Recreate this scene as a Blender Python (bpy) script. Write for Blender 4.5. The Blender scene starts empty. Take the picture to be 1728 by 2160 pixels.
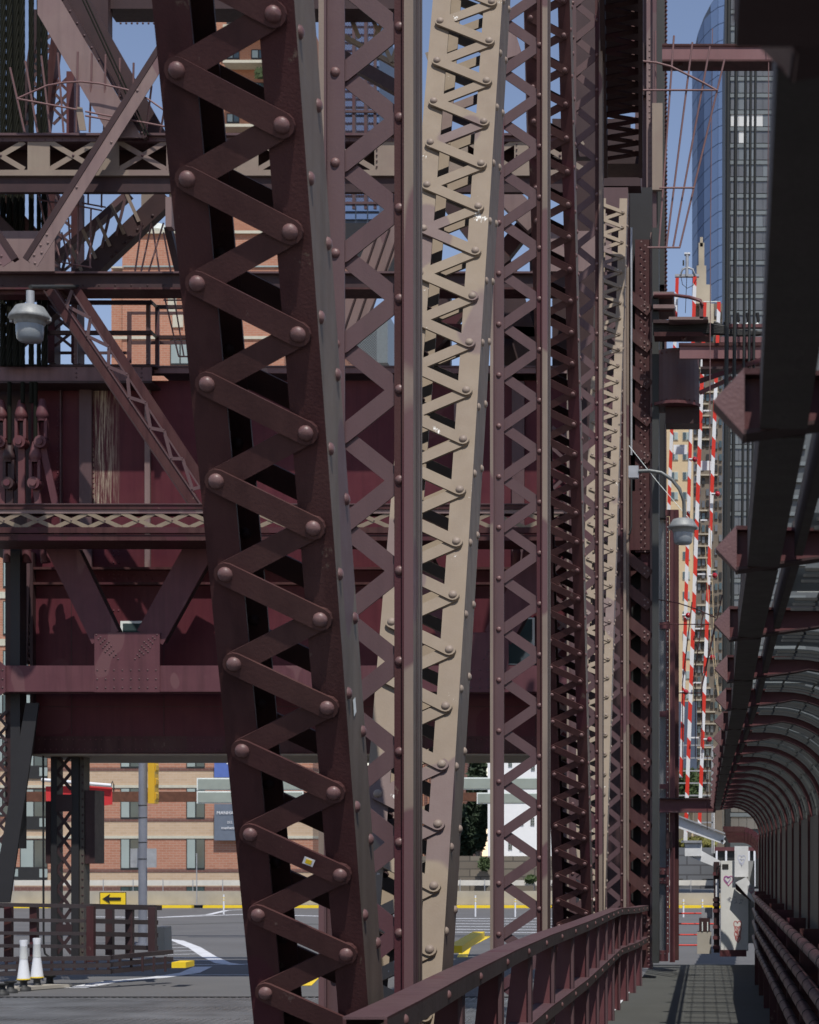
import bpy, math, random
from mathutils import Vector, Matrix
R = math.radians
scene = bpy.context.scene
random.seed(7)
# ------------------------------------------------------------------ camera
EYE = 1.65                       # camera height over the walkway, metres
F = 4000.0                       # focal length in photo pixels
VX, HY = 1478.0, 1803.0          # vanishing point of the walkway in photo pixels
cam = bpy.data.cameras.new('camera'); camo = bpy.data.objects.new('camera', cam)
scene.collection.objects.link(camo); scene.camera = camo
camo.location = (0, 0, EYE); camo.rotation_euler = (R(90), 0, 0)
cam.sensor_fit = 'HORIZONTAL'; cam.sensor_width = 36; cam.lens = F/1728*36
cam.shift_x = (864-VX)/1728; cam.shift_y = (HY-1080)/1728
cam.clip_start = .1; cam.clip_end = 3000
cam.dof.use_dof = True; cam.dof.focus_distance = 11; cam.dof.aperture_fstop = 14
scene.render.engine = 'CYCLES'
scene.render.resolution_x = 819; scene.render.resolution_y = 1024
scene.cycles.max_bounces = 6
# ------------------------------------------------------------------ light
SUN_EL = R(58); SX, SY = -.21, .56         # sun travels -x (a little) and +y, from behind right
w = bpy.data.worlds.new('World'); scene.world = w; w.use_nodes = True
nt = w.node_tree; nt.nodes.clear()
sky = nt.nodes.new('ShaderNodeTexSky'); sky.sky_type = 'NISHITA'; sky.sun_disc = False
sky.sun_elevation = SUN_EL; sky.sun_rotation = math.atan2(-SX, -SY)
sky.air_density = 1.0; sky.dust_density = 0.0; sky.ozone_density = 3.0; sky.altitude = 0
bg = nt.nodes.new('ShaderNodeBackground'); bg.inputs[1].default_value = .13
wo = nt.nodes.new('ShaderNodeOutputWorld')
tint = nt.nodes.new('ShaderNodeMix'); tint.data_type = 'RGBA'; tint.blend_type = 'MULTIPLY'; tint.inputs[0].default_value = 1
tint.inputs[7].default_value = (1.22, 1.0, .93, 1)      # slightly warmer, paler blue of the photographed sky
nt.links.new(sky.outputs[0], tint.inputs[6]); nt.links.new(tint.outputs[2], bg.inputs[0]); nt.links.new(bg.outputs[0], wo.inputs[0])
sun = bpy.data.lights.new('sun', 'SUN'); sun.energy = 4.2; sun.angle = R(.53); sun.color = (1, .955, .88)
suno = bpy.data.objects.new('sun', sun); scene.collection.objects.link(suno)
suno.rotation_euler = Vector((SX, SY, -1)).to_track_quat('-Z', 'Y').to_euler()
vs = scene.view_settings
scene.display_settings.display_device = 'sRGB'
vs.view_transform = 'Standard'; vs.look = 'None'; vs.exposure = 0.0; vs.gamma = 1; vs.use_curve_mapping = False

# ------------------------------------------------------------------ materials
def newmat(name):
    m = bpy.data.materials.new(name); m.use_nodes = True
    t = m.node_tree; b = t.nodes['Principled BSDF']
    return m, t, b
def N(t, kind, **kw):
    n = t.nodes.new(kind)
    for k, v in kw.items(): setattr(n, k, v)
    return n
def noise(t, vec, scale, detail=4, rough=.55, sc=None):
    n = N(t, 'ShaderNodeTexNoise'); n.inputs['Scale'].default_value = scale
    n.inputs['Detail'].default_value = detail; n.inputs['Roughness'].default_value = rough
    if sc:
        mp = N(t, 'ShaderNodeMapping'); mp.inputs['Scale'].default_value = sc
        t.links.new(vec, mp.inputs[0]); vec = mp.outputs[0]
    t.links.new(vec, n.inputs['Vector']); return n.outputs['Fac']
def ramp(t, fac, a, b, c0=(0, 0, 0, 1), c1=(1, 1, 1, 1)):
    r = N(t, 'ShaderNodeValToRGB'); e = r.color_ramp.elements
    e[0].position = a; e[1].position = b; e[0].color = c0; e[1].color = c1
    t.links.new(fac, r.inputs[0]); return r.outputs[0]
def mixc(t, fac, a, b):
    m = N(t, 'ShaderNodeMix', data_type='RGBA')
    if isinstance(fac, (int, float)): m.inputs[0].default_value = fac
    else: t.links.new(fac, m.inputs[0])
    for s, v in ((6, a), (7, b)):
        if isinstance(v, tuple): m.inputs[s].default_value = (*v[:3], 1)
        else: t.links.new(v, m.inputs[s])
    return m.outputs[2]
def paint(name, c, c2, patch=None, pth=.62, worn=None, wth=.74, rough=.5, bump=.15, bscale=90, streak=.3, spec=.4, psc=(1, 1, .5)):
    m, t, b = newmat(name)
    pos = N(t, 'ShaderNodeNewGeometry').outputs['Position']
    col = mixc(t, ramp(t, noise(t, pos, 2.2, 5), .3, .7), c, c2)
    st = noise(t, pos, 9, 3, .6, (1, 1, .07))
    col = mixc(t, ramp(t, st, .45, .75, (0, 0, 0, 1), (streak,)*3+(1,)), col, tuple(x*.45 for x in c))
    if patch:
        pn = noise(t, pos, 1.9, 1, .4, psc)
        col = mixc(t, ramp(t, pn, pth, pth+.012), col, patch)
    if worn:
        wn = noise(t, pos, 6, 8, .75, (1, 1, .6))
        col = mixc(t, ramp(t, wn, wth, wth+.03), col, worn)
    t.links.new(col, b.inputs['Base Color'])
    rn = noise(t, pos, 14, 4)
    rr = N(t, 'ShaderNodeMapRange'); rr.inputs[3].default_value = rough-.1; rr.inputs[4].default_value = rough+.18
    t.links.new(rn, rr.inputs[0]); t.links.new(rr.outputs[0], b.inputs['Roughness'])
    b.inputs['Specular IOR Level'].default_value = spec
    bp = N(t, 'ShaderNodeBump'); bp.inputs['Strength'].default_value = bump; bp.inputs['Distance'].default_value = .004
    t.links.new(noise(t, pos, bscale, 3), bp.inputs['Height']); t.links.new(bp.outputs[0], b.inputs['Normal'])
    return m
def flat(name, c, rough=.6, metal=0, var=.15, vs_=3, bump=.1, bs=60, spec=.4):
    m, t, b = newmat(name)
    pos = N(t, 'ShaderNodeNewGeometry').outputs['Position']
    col = mixc(t, noise(t, pos, vs_, 6, .6), tuple(x*(1-var*1.4) for x in c), tuple(min(1, x*(1+var*1.4)) for x in c))
    t.links.new(col, b.inputs['Base Color'])
    b.inputs['Roughness'].default_value = rough; b.inputs['Metallic'].default_value = metal
    b.inputs['Specular IOR Level'].default_value = spec
    if bump:
        bp = N(t, 'ShaderNodeBump'); bp.inputs['Strength'].default_value = bump; bp.inputs['Distance'].default_value = .01
        t.links.new(noise(t, pos, bs, 4), bp.inputs['Height']); t.links.new(bp.outputs[0], b.inputs['Normal'])
    return m
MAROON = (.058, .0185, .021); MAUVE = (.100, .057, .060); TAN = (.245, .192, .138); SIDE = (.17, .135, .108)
M = {}
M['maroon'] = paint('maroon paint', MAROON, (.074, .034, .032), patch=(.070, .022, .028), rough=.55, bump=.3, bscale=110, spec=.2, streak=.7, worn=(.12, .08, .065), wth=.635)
M['maroon_bar'] = paint('maroon bar paint', (.062, .0235, .025), (.084, .040, .036), rough=.52, bump=.2, spec=.25, streak=.5, worn=(.13, .085, .075), wth=.64)
M['dark'] = paint('dark maroon paint', (.030, .012, .014), (.045, .02, .021), rough=.55)
M['mauve'] = paint('faded mauve paint', MAUVE, (.088, .045, .050), patch=(.085, .035, .042), pth=.66, rough=.5)
M['tan'] = paint('chalked tan paint', TAN, (.215, .165, .122), patch=(.155, .108, .10), pth=.62, worn=(.75, .74, .7), wth=.64, rough=.62, streak=.12)
M['tanstrip'] = paint('tan edge paint', (.25, .195, .155), (.20, .15, .125), patch=(.12, .062, .066), pth=.6, rough=.55, streak=.5)
M['side'] = paint('weathered sunlit side paint', SIDE, (.135, .10, .085), patch=(.12, .075, .08), pth=.68, worn=(.40, .38, .36), wth=.7, rough=.6, streak=.6, spec=.12)  # pale grey on right-hand faces stands for grazing sun; flecks are wear
M['red'] = paint('deep red paint', (.115, .022, .034), (.145, .034, .044), rough=.45, streak=.35)
M['pink'] = paint('pale mauve paint', (.185, .12, .118), (.215, .15, .14), patch=(.15, .085, .09), rough=.55)
M['slate'] = flat('slate grey paint', (.032, .034, .034), .6)
M['galv'] = flat('galvanised steel', (.38, .39, .41), .45, .35, .25, 8)
M['alu'] = flat('brushed aluminium', (.74, .75, .76), .42, .12, .18, 5, .05)
M['rope'] = flat('oily wire rope', (.013, .0135, .010), .6, spec=.06)
M['black'] = flat('black rubber', (.012, .012, .013), .55)
M['deck'] = flat('walkway surfacing', (.072, .074, .068), .85, 0, .18, 1.2, .5, 220)
M['asphalt'] = flat('asphalt', (.115, .113, .114), .85, 0, .22, .35, .3, 40)
M['white'] = flat('white road paint', (.62, .63, .66), .7, 0, .25, 2)
M['yellow'] = flat('yellow paint', (.80, .56, .02), .6, 0, .1, 2)
M['concrete'] = flat('concrete', (.36, .33, .28), .85, 0, .2, 1.1)
M['stone'] = flat('old stone', (.20, .17, .135), .9, 0, .4, 1.5, .8, 3)
M['whitewall'] = flat('white render', (.80, .80, .80), .8, 0, .05)
M['palepaint'] = flat('pale painted pipe', (.62, .59, .53), .6)
M['stonetrim'] = flat('pale stone trim', (.52, .50, .41), .8)
M['redgate'] = flat('red reflective stripe', (.62, .035, .02), .45, 0, .06)
M['whitegate'] = flat('white reflective stripe', (.72, .73, .76), .45, 0, .06)
M['banner_red'] = flat('red canvas', (.55, .03, .035), .7)
M['blue'] = flat('blue banner cloth', (.09, .15, .42), .7)
M['greybanner'] = flat('grey banner cloth', (.13, .155, .20), .7)
M['signback'] = flat('aluminium sign back', (.33, .37, .33), .5, .2)
M['signrim'] = flat('sign rim', (.75, .8, .78), .4)
M['lettering'] = flat('white lettering', (.8, .8, .82), .6, bump=0)
M['inkblack'] = flat('black print', (.012, .012, .012), .5, bump=0)
M['rust'] = flat('rusty steel', (.12, .05, .03), .8, 0, .5, 6, .4)
M['leaf'] = flat('leaves', (.05, .075, .025), .7, 0, .5, 5)
M['darkleaf'] = flat('dark leaves', (.02, .035, .016), .7, 0, .5, 5)
M['frame'] = flat('dark window frame', (.025, .025, .025), .5)
M['cream'] = flat('cream facade', (.55, .43, .27), .8, 0, .08)
M['slateroof'] = flat('grey slate', (.15, .155, .165), .7, 0, .12)
M['brownwall'] = flat('brown masonry', (.17, .14, .11), .9, 0, .3, .6)
M['palewall'] = flat('pale masonry', (.40, .35, .27), .9, 0, .3, .3)
M['blackpole'] = flat('black steel', (.016, .017, .016), .5)
M['spandrel'] = flat('pale grey glass spandrel', (.165, .185, .19), .3)
def glassy(name, c, rough=.06, spec=.6, var=.3, vs_=.6, trans=0):
    m, t, b = newmat(name)
    pos = N(t, 'ShaderNodeNewGeometry').outputs['Position']
    col = mixc(t, noise(t, pos, vs_, 2), tuple(x*(1-var) for x in c), tuple(x*(1+var) for x in c))
    t.links.new(col, b.inputs['Base Color']); b.inputs['Roughness'].default_value = rough
    b.inputs['Specular IOR Level'].default_value = spec
    if trans: b.inputs['Transmission Weight'].default_value = trans
    return m
M['win'] = glassy('window glass', (.05, .075, .078), .08, .8, .5, .9)
M['winpale'] = glassy('window with pale blind', (.30, .36, .35), .15, .6, .3, .5)
M['darkglass'] = glassy('grey tower glass', (.12, .122, .125), .08, .7, .5, .25)
M['litroom'] = glassy('pale blind behind glass', (.60, .61, .60), .3, .5, .1)
M['blueglass'] = glassy('blue mirror glass', (.105, .16, .29), .12, .8, .15, .08)
M['lampglass'] = glassy('frosted lamp glass', (.22, .25, .28), .25, .6, .15, 6)
M['redlens'] = glassy('red lamp lens', (.35, .01, .02), .08, .9, .1)
def brick(name, c1, c2, mortar, scale=1.0):
    m, t, b = newmat(name)
    pos = N(t, 'ShaderNodeNewGeometry').outputs['Position']
    sp = N(t, 'ShaderNodeSeparateXYZ'); t.links.new(pos, sp.inputs[0])
    ad = N(t, 'ShaderNodeMath', operation='ADD'); t.links.new(sp.outputs[0], ad.inputs[0]); t.links.new(sp.outputs[1], ad.inputs[1])
    cb = N(t, 'ShaderNodeCombineXYZ'); t.links.new(ad.outputs[0], cb.inputs[0]); t.links.new(sp.outputs[2], cb.inputs[1])
    br = N(t, 'ShaderNodeTexBrick'); t.links.new(cb.outputs[0], br.inputs[0])
    br.inputs['Color1'].default_value = (*c1, 1); br.inputs['Color2'].default_value = (*c2, 1); br.inputs['Mortar'].default_value = (*mortar, 1)
    br.inputs['Scale'].default_value = scale; br.inputs['Mortar Size'].default_value = .012
    br.inputs['Brick Width'].default_value = .42; br.inputs['Row Height'].default_value = .15
    col = mixc(t, ramp(t, noise(t, pos, .5, 5), .2, .8, (0, 0, 0, 1), (.35, .35, .35, 1)), br.outputs[0], tuple(x*.6 for x in c1))
    t.links.new(col, b.inputs['Base Color']); b.inputs['Roughness'].default_value = .9
    return m
M['brick'] = brick('red brick', (.46, .215, .14), (.40, .175, .11), (.45, .33, .26))
M['brickorange'] = brick('orange brick', (.42, .19, .115), (.36, .155, .095), (.42, .27, .2))
M['bricktan'] = brick('tan brick', (.56, .41, .28), (.50, .36, .24), (.56, .45, .35))
M['brickdark'] = brick('dark brick band', (.18, .085, .07), (.15, .07, .055), (.26, .18, .15))
M['stoneblock'] = brick('coursed stone', (.21, .18, .14), (.15, .125, .10), (.07, .06, .05), .35)
M['greyblock'] = brick('grey block wall', (.145, .15, .16), (.13, .135, .145), (.07, .07, .075), .28)
def rustwall():
    m = paint('counterweight paint', (.078, .014, .023), (.095, .022, .029), patch=(.10, .03, .036), pth=.66, spec=.2, rough=.5, streak=.4, psc=(.5, .5, .5))
    t = m.node_tree; b = t.nodes['Principled BSDF']
    pos = N(t, 'ShaderNodeNewGeometry').outputs['Position']
    sp = N(t, 'ShaderNodeSeparateXYZ'); t.links.new(pos, sp.inputs[0])
    mr = N(t, 'ShaderNodeMath', operation='SUBTRACT'); t.links.new(sp.outputs[0], mr.inputs[0]); mr.inputs[1].default_value = (216-VX)*31/F
    ab = N(t, 'ShaderNodeMath', operation='ABSOLUTE'); t.links.new(mr.outputs[0], ab.inputs[0])
    band = ramp(t, ab.outputs[0], .06, .30, (1, 1, 1, 1), (0, 0, 0, 1))
    st = noise(t, pos, 30, 5, .75, (1, 1, .035))
    mu = N(t, 'ShaderNodeMath', operation='MULTIPLY'); zz = N(t, 'ShaderNodeMath', operation='GREATER_THAN'); t.links.new(sp.outputs[2], zz.inputs[0]); zz.inputs[1].default_value = EYE+(HY-1075)*31/F
    bz = N(t, 'ShaderNodeMath', operation='MULTIPLY'); t.links.new(band, bz.inputs[0]); t.links.new(zz.outputs[0], bz.inputs[1]); t.links.new(bz.outputs[0], mu.inputs[0]); t.links.new(ramp(t, st, .47, .60), mu.inputs[1])
    old = b.inputs['Base Color'].links[0].from_socket
    t.links.new(mixc(t, mu.outputs[0], old, (.42, .36, .27)), b.inputs['Base Color'])
    return m
M['cwall'] = rustwall()
# corrugated translucent sheet
def sheet():
    m, t, b = newmat('grey mesh sheet')
    pos = N(t, 'ShaderNodeNewGeometry').outputs['Position']
    col = mixc(t, noise(t, pos, 3, 6), (.085, .09, .08), (.16, .165, .15))
    t.links.new(col, b.inputs['Base Color']); b.inputs['Roughness'].default_value = .55
    tr = N(t, 'ShaderNodeBsdfTranslucent'); tr.inputs[0].default_value = (.30, .30, .26, 1)
    mx = N(t, 'ShaderNodeMixShader'); mx.inputs[0].default_value = .16
    out = t.nodes['Material Output']
    t.links.new(b.outputs[0], mx.inputs[1]); t.links.new(tr.outputs[0], mx.inputs[2]); t.links.new(mx.outputs[0], out.inputs[0])
    return m
M['sheet'] = sheet()
def pale_sheet():
    m, t, b = newmat('pale translucent sheet')
    b.inputs['Base Color'].default_value = (.6, .6, .52, 1); b.inputs['Roughness'].default_value = .5
    tr = N(t, 'ShaderNodeBsdfTranslucent'); tr.inputs[0].default_value = (.85, .83, .72, 1)
    mx = N(t, 'ShaderNodeMixShader'); mx.inputs[0].default_value = .75
    t.links.new(b.outputs[0], mx.inputs[1]); t.links.new(tr.outputs[0], mx.inputs[2])
    tp = N(t, 'ShaderNodeBsdfTransparent'); m2 = N(t, 'ShaderNodeMixShader'); m2.inputs[0].default_value = .72
    t.links.new(mx.outputs[0], m2.inputs[1]); t.links.new(tp.outputs[0], m2.inputs[2]); t.links.new(m2.outputs[0], t.nodes['Material Output'].inputs[0])
    return m
M['clearsheet'] = pale_sheet()
def wall_sheet():
    m, t, b = newmat('weathered wall sheet')
    pos = N(t, 'ShaderNodeNewGeometry').outputs['Position']
    col = mixc(t, noise(t, pos, 5, 5, .6, (1, 1, .15)), (.05, .053, .05), (.13, .135, .125))
    t.links.new(col, b.inputs['Base Color']); b.inputs['Roughness'].default_value = .5
    tr = N(t, 'ShaderNodeBsdfTranslucent'); tr.inputs[0].default_value = (.22, .23, .21, 1)
    mx = N(t, 'ShaderNodeMixShader'); mx.inputs[0].default_value = .30
    t.links.new(b.outputs[0], mx.inputs[1]); t.links.new(tr.outputs[0], mx.inputs[2]); t.links.new(mx.outputs[0], t.nodes['Material Output'].inputs[0])
    return m
M['wallsheet'] = wall_sheet()

M['gratebar'] = flat('worn grating steel', (.20, .20, .205), .4, .3, .65, 1.1)
M['maroon_rivet'] = paint('worn rivet paint', (.12, .055, .055), (.17, .095, .09), rough=.42, bump=.3, spec=.5)
M['tan_rivet'] = paint('tan rivet paint', (.24, .18, .15), (.30, .24, .19), rough=.5)
M['railface'] = paint('rail face paint', (.060, .044, .043), (.085, .064, .061), rough=.45, bump=.4, streak=.3)

M['tan2'] = paint('pale tan strut paint', (.255, .205, .16), (.22, .165, .135), patch=(.19, .135, .12), pth=.66, rough=.6, streak=.15)
M['tan3'] = paint('dusty tan lacing paint', (.25, .20, .14), (.20, .15, .115), rough=.6)
M['tan4'] = paint('dull olive paint', (.09, .08, .065), (.06, .05, .045), rough=.6)
M['maroonred'] = paint('reddish maroon paint', (.10, .028, .033), (.12, .045, .048), rough=.5)
M['mauvered'] = paint('mauve red paint', (.115, .044, .053), (.095, .034, .044), patch=(.13, .06, .066), rough=.55, spec=.25, streak=.5)
M['pinkdark'] = paint('stained pale mauve paint', (.19, .11, .115), (.15, .078, .085), patch=(.22, .15, .145), rough=.5, streak=.6)
M['mauverod'] = flat('mauve rod paint', (.19, .105, .105), .55)
M['redrivet'] = flat('red rivet paint', (.10, .025, .035), .4, 0, .1)
M['dark3'] = flat('near black maroon', (.035, .018, .02), .55)
M['slate2'] = flat('near black tone', (.018, .017, .019), .6)
M['darkblue'] = flat('dark blue cladding', (.07, .09, .13), .4)
M['lamphood'] = flat('chalky galvanised hood', (.25, .26, .26), .55, .25, .3, 14)

M['pinkmaroon'] = paint('faded maroon beam paint', (.20, .10, .105), (.17, .075, .08), patch=(.15, .06, .07), rough=.5)
M['armgrey'] = flat('grey lamp arm', (.13, .14, .14), .45, .3)
M['cabinet'] = flat('dull aluminium cabinet', (.66, .66, .63), .55, .05, .12, 4)
M['inkpale'] = flat('pale marker ink', (.62, .65, .8), .6, bump=0)
M['inkmagenta'] = flat('magenta marker ink', (.45, .08, .25), .6, bump=0)
M['inkpurple'] = flat('purple marker ink', (.25, .10, .40), .6, bump=0)
M['inkred'] = flat('red marker ink', (.45, .04, .035), .6, bump=0)
M['inkgrey'] = flat('grey marker ink', (.22, .24, .30), .6, bump=0)
M['tipplate'] = paint('rough faded maroon plate', (.17, .095, .095), (.13, .065, .07), rough=.6, bump=.35, bscale=160)
M['slatebrown'] = paint('dark brown grey paint', (.040, .034, .033), (.055, .042, .042), rough=.55, bump=.3)
M['railpipe'] = paint('railing pipe paint', (.085, .042, .048), (.065, .03, .034), rough=.42, bump=.3, bscale=60)
M['rail'] = paint('dark guard rail paint', (.045, .035, .036), (.03, .02, .022), rough=.6)
M['polegrey'] = flat('grey galvanised pole', (.22, .23, .27), .5, .3, .25, 1.5)
M['yellowdull'] = flat('traffic light yellow', (.62, .36, .02), .5)
M['blackbase'] = flat('black marker base', (.03, .03, .03), .6)
M['leafyellow'] = flat('yellow green leaves', (.14, .13, .03), .7, 0, .6, 3)
M['darkglassframe'] = flat('grey curtain wall', (.10, .11, .115), .4)
M['spandrelglass'] = glassy('pale tower glass', (.16, .175, .18), .1, .7, .4, .3)

# ------------------------------------------------------------------ mesh helpers
COL = scene.collection
class MB:
    def __init__(s): s.v = []; s.f = []; s.mi = []; s.mats = []; s.sm = []
    def m(s, mat):
        if mat not in s.mats: s.mats.append(mat)
        return s.mats.index(mat)
    def add(s, vs_, fs, mat, smooth=False):
        o = len(s.v); s.v += [tuple(p) for p in vs_]; k = s.m(mat)
        for f in fs: s.f.append([i+o for i in f]); s.mi.append(k); s.sm.append(smooth)
        return s
    def box(s, x0, x1, y0, y1, z0, z1, mat, right=None):
        if x0 > x1: x0, x1 = x1, x0
        if y0 > y1: y0, y1 = y1, y0
        if z0 > z1: z0, z1 = z1, z0
        vs_ = [(x0, y0, z0), (x1, y0, z0), (x1, y1, z0), (x0, y1, z0), (x0, y0, z1), (x1, y0, z1), (x1, y1, z1), (x0, y1, z1)]
        s.add(vs_, [(0, 3, 2, 1), (4, 5, 6, 7), (0, 1, 5, 4), (2, 3, 7, 6), (3, 0, 4, 7)], mat)
        s.add(vs_, [(1, 2, 6, 5)], right or mat)
        return s
    def beam(s, p0, p1, w, h, mat, up=(0, 1, 0)):
        """box from p0 to p1; h along up, w across"""
        p0 = Vector(p0); p1 = Vector(p1); a = (p1-p0).normalized(); u = Vector(up)
        side = a.cross(u).normalized(); u = side.cross(a).normalized()
        vs_ = [p+side*sx*w/2+u*su*h/2 for p in (p0, p1) for sx, su in ((-1, -1), (1, -1), (1, 1), (-1, 1))]
        return s.add(vs_, [(0, 1, 2, 3), (7, 6, 5, 4), (0, 4, 5, 1), (1, 5, 6, 2), (2, 6, 7, 3), (3, 7, 4, 0)], mat)
    def prism(s, pts, y0, y1, mat):
        """pts: list of (x,z), outline extruded from y0 to y1"""
        n = len(pts); vs_ = [(x, y0, z) for x, z in pts]+[(x, y1, z) for x, z in pts]
        fs = [list(range(n)), list(range(2*n-1, n-1, -1))]+[(i, i+n, (i+1) % n+n, (i+1) % n) for i in range(n)]
        return s.add(vs_, fs, mat)
    def tube(s, pts, r, mat, n=8, closed=False):
        pts = [Vector(p) for p in pts]; vs_ = []; fs = []
        rr = r if isinstance(r, (list, tuple)) else [r]*len(pts)
        for i, p in enumerate(pts):
            a = (pts[min(i+1, len(pts)-1)]-pts[max(i-1, 0)]).normalized()
            u = Vector((0, 0, 1)) if abs(a.z) < .9 else Vector((0, 1, 0))
            x = a.cross(u).normalized(); y = x.cross(a)
            for k in range(n):
                t_ = 2*math.pi*k/n; vs_.append(p+(x*math.cos(t_)+y*math.sin(t_))*rr[i])
        for i in range(len(pts)-1):
            for k in range(n): fs.append((i*n+k, i*n+(k+1) % n, (i+1)*n+(k+1) % n, (i+1)*n+k))
        s.add(vs_, fs, mat, True)
        s.add(vs_[:n], [list(range(n))], mat); s.add(vs_[-n:], [list(range(n))], mat)
        return s
    def dome(s, c, r, mat, n=10, hgt=.75, rings=3, axis='-y'):
        vs_ = []; fs = []
        for j in range(rings):
            a = math.pi/2*j/rings
            for k in range(n):
                t_ = 2*math.pi*k/n; u, v = r*math.cos(a)*math.cos(t_), r*math.cos(a)*math.sin(t_); h = r*hgt*math.sin(a)
                vs_.append((c[0]+u, c[1]-h, c[2]+v) if axis == '-y' else (c[0]+h, c[1]+u, c[2]+v))
        top = (c[0], c[1]-r*hgt, c[2]) if axis == '-y' else (c[0]+r*hgt, c[1], c[2])
        vs_.append(top)
        for j in range(rings-1):
            for k in range(n): fs.append((j*n+k, j*n+(k+1) % n, (j+1)*n+(k+1) % n, (j+1)*n+k))
        for k in range(n): fs.append(((rings-1)*n+k, (rings-1)*n+(k+1) % n, rings*n))
        return s.add(vs_, fs, mat, True)
    def lathe(s, prof, c, mat, n=20):
        """prof: list of (r, z); around vertical axis at c"""
        vs_ = []; fs = []
        for r, z in prof:
            for k in range(n):
                t_ = 2*math.pi*k/n; vs_.append((c[0]+r*math.cos(t_), c[1]+r*math.sin(t_), c[2]+z))
        for i in range(len(prof)-1):
            for k in range(n): fs.append((i*n+k, i*n+(k+1) % n, (i+1)*n+(k+1) % n, (i+1)*n+k))
        return s.add(vs_, fs, mat, True)
    def mesh(s, name):
        me = bpy.data.meshes.new(name); me.from_pydata(s.v, [], s.f)
        for m in s.mats: me.materials.append(M[m])
        me.polygons.foreach_set('material_index', s.mi); me.polygons.foreach_set('use_smooth', s.sm)
        me.update(); return me
    def build(s, name, parent=None, **kw):
        return put(name, s.mesh(name), parent, **kw)
def put(name, me, parent=None, loc=None, rot=None, scale=None, kind=None, label=None):
    o = bpy.data.objects.new(name, me); COL.objects.link(o)
    if parent: o.parent = parent
    if loc is not None: o.location = loc
    if rot is not None: o.rotation_euler = rot
    if scale is not None: o.scale = scale
    if kind: o['kind'] = kind
    if label: o['label'] = label
    return o
def thing(name, label, cat, loc=(0, 0, 0), rot=(0, 0, 0), group=None):
    o = bpy.data.objects.new(name, None); COL.objects.link(o); o.empty_display_size = .2
    o.location = loc; o.rotation_euler = rot; o['label'] = label; o['category'] = cat
    if group: o['group'] = group
    return o
def tag(o, label, cat, group=None):
    o['label'] = label; o['category'] = cat
    if group: o['group'] = group
    return o
def W(px, py, Y): return Vector(((px-VX)*Y/F, Y, EYE+(HY-py)*Y/F))
def X(px, Y): return (px-VX)*Y/F
def Z(py, Y): return EYE+(HY-py)*Y/F
def fb(mb, x0, y0, x1, y1, Y, d, mat, right=None):
    """box whose front face has its corners at the measured bearings, at distance Y, d deep"""
    return mb.box(X(x0, Y), X(x1, Y), Y, Y+d, Z(y1, Y), Z(y0, Y), mat, right)
def fbar(mb, x0, y0, x1, y1, wpx, Y, d, mat):
    p0 = W(x0, y0, Y+d/2); p1 = W(x1, y1, Y+d/2)
    p0.x = X(x0, Y); p0.z = Z(y0, Y); p1.x = X(x1, Y); p1.z = Z(y1, Y)
    return mb.beam(p0, p1, wpx*Y/F, d, mat, up=(0, 1, 0))
_riv = {}
def rivet_mesh(mat, n=12):
    if (mat, n) not in _riv: _riv[(mat, n)] = MB().dome((0, 0, 0), 1, mat, n, .72, 4 if n > 8 else 2).mesh('rivet')
    return _riv[(mat, n)]
def rivets(parent, pts, r, mat, n=12, cap=290):
    """individual rivets on a face looking to -y"""
    me = rivet_mesh(mat, n)
    for p in pts[:cap]: put('rivet', me, parent, loc=p, scale=(r, r, r))
def rivet_row(mb, pts, r, mat, n=8, axis='-y'):
    for p in pts: mb.dome(p, r, mat, n, .7, 2, axis)
def bar_mesh(length, w, t, mat, ends=True):
    """flat lacing bar in the xz plane with rounded ends, centred, along x"""
    pts = []
    for k in range(7):
        a = -math.pi/2+math.pi*k/6; pts.append((length/2+w/2*math.cos(a), w/2*math.sin(a)))
    for k in range(7):
        a = math.pi/2+math.pi*k/6; pts.append((-length/2+w/2*math.cos(a), w/2*math.sin(a)))
    return MB().prism(pts, -t/2, t/2, mat).mesh('lacing_bar')

# ------------------------------------------------------------------ ground, road, walkway
def road_z(Y): return -.10-.0105*Y
def road_sheet(name, x0, x1, y0, y1, lift, mat, n=1):
    mb = MB(); mb.add([(x0, y0, road_z(y0)+lift), (x1, y0, road_z(y0)+lift), (x1, y1, road_z(y1)+lift), (x0, y1, road_z(y1)+lift)], [(0, 1, 2, 3)], mat)
    return mb.build(name, kind='structure')
road_sheet('ground', -400, 400, -40, 900, -.25, 'asphalt')
road_sheet('road', -60, 30, 27.2, 99.2, 0, 'asphalt')
# steel grating deck of the span, left of the truss
g = MB(); gy0, gy1, gx0, gx1 = 3.0, 27.0, -11.5, -1.75
for k in range(int((gy1-gy0)/.075)):
    y = gy0+k*.075; g.box(gx0, gx1, y, y+.014, road_z(y)-.05, road_z(y)+.0, 'gratebar')
for k in range(int((gx1-gx0)/.10)):
    x = gx0+k*.10
    for y in range(4, 27, 2): g.box(x, x+.010, y-1, y+1, road_z(y)-.045, road_z(y)-.004, 'gratebar')
go = g.build('grating_deck', kind='structure')
road_sheet('span_floor', -11.5, -1.75, 0, 27.15, -.12, 'slate')
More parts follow.
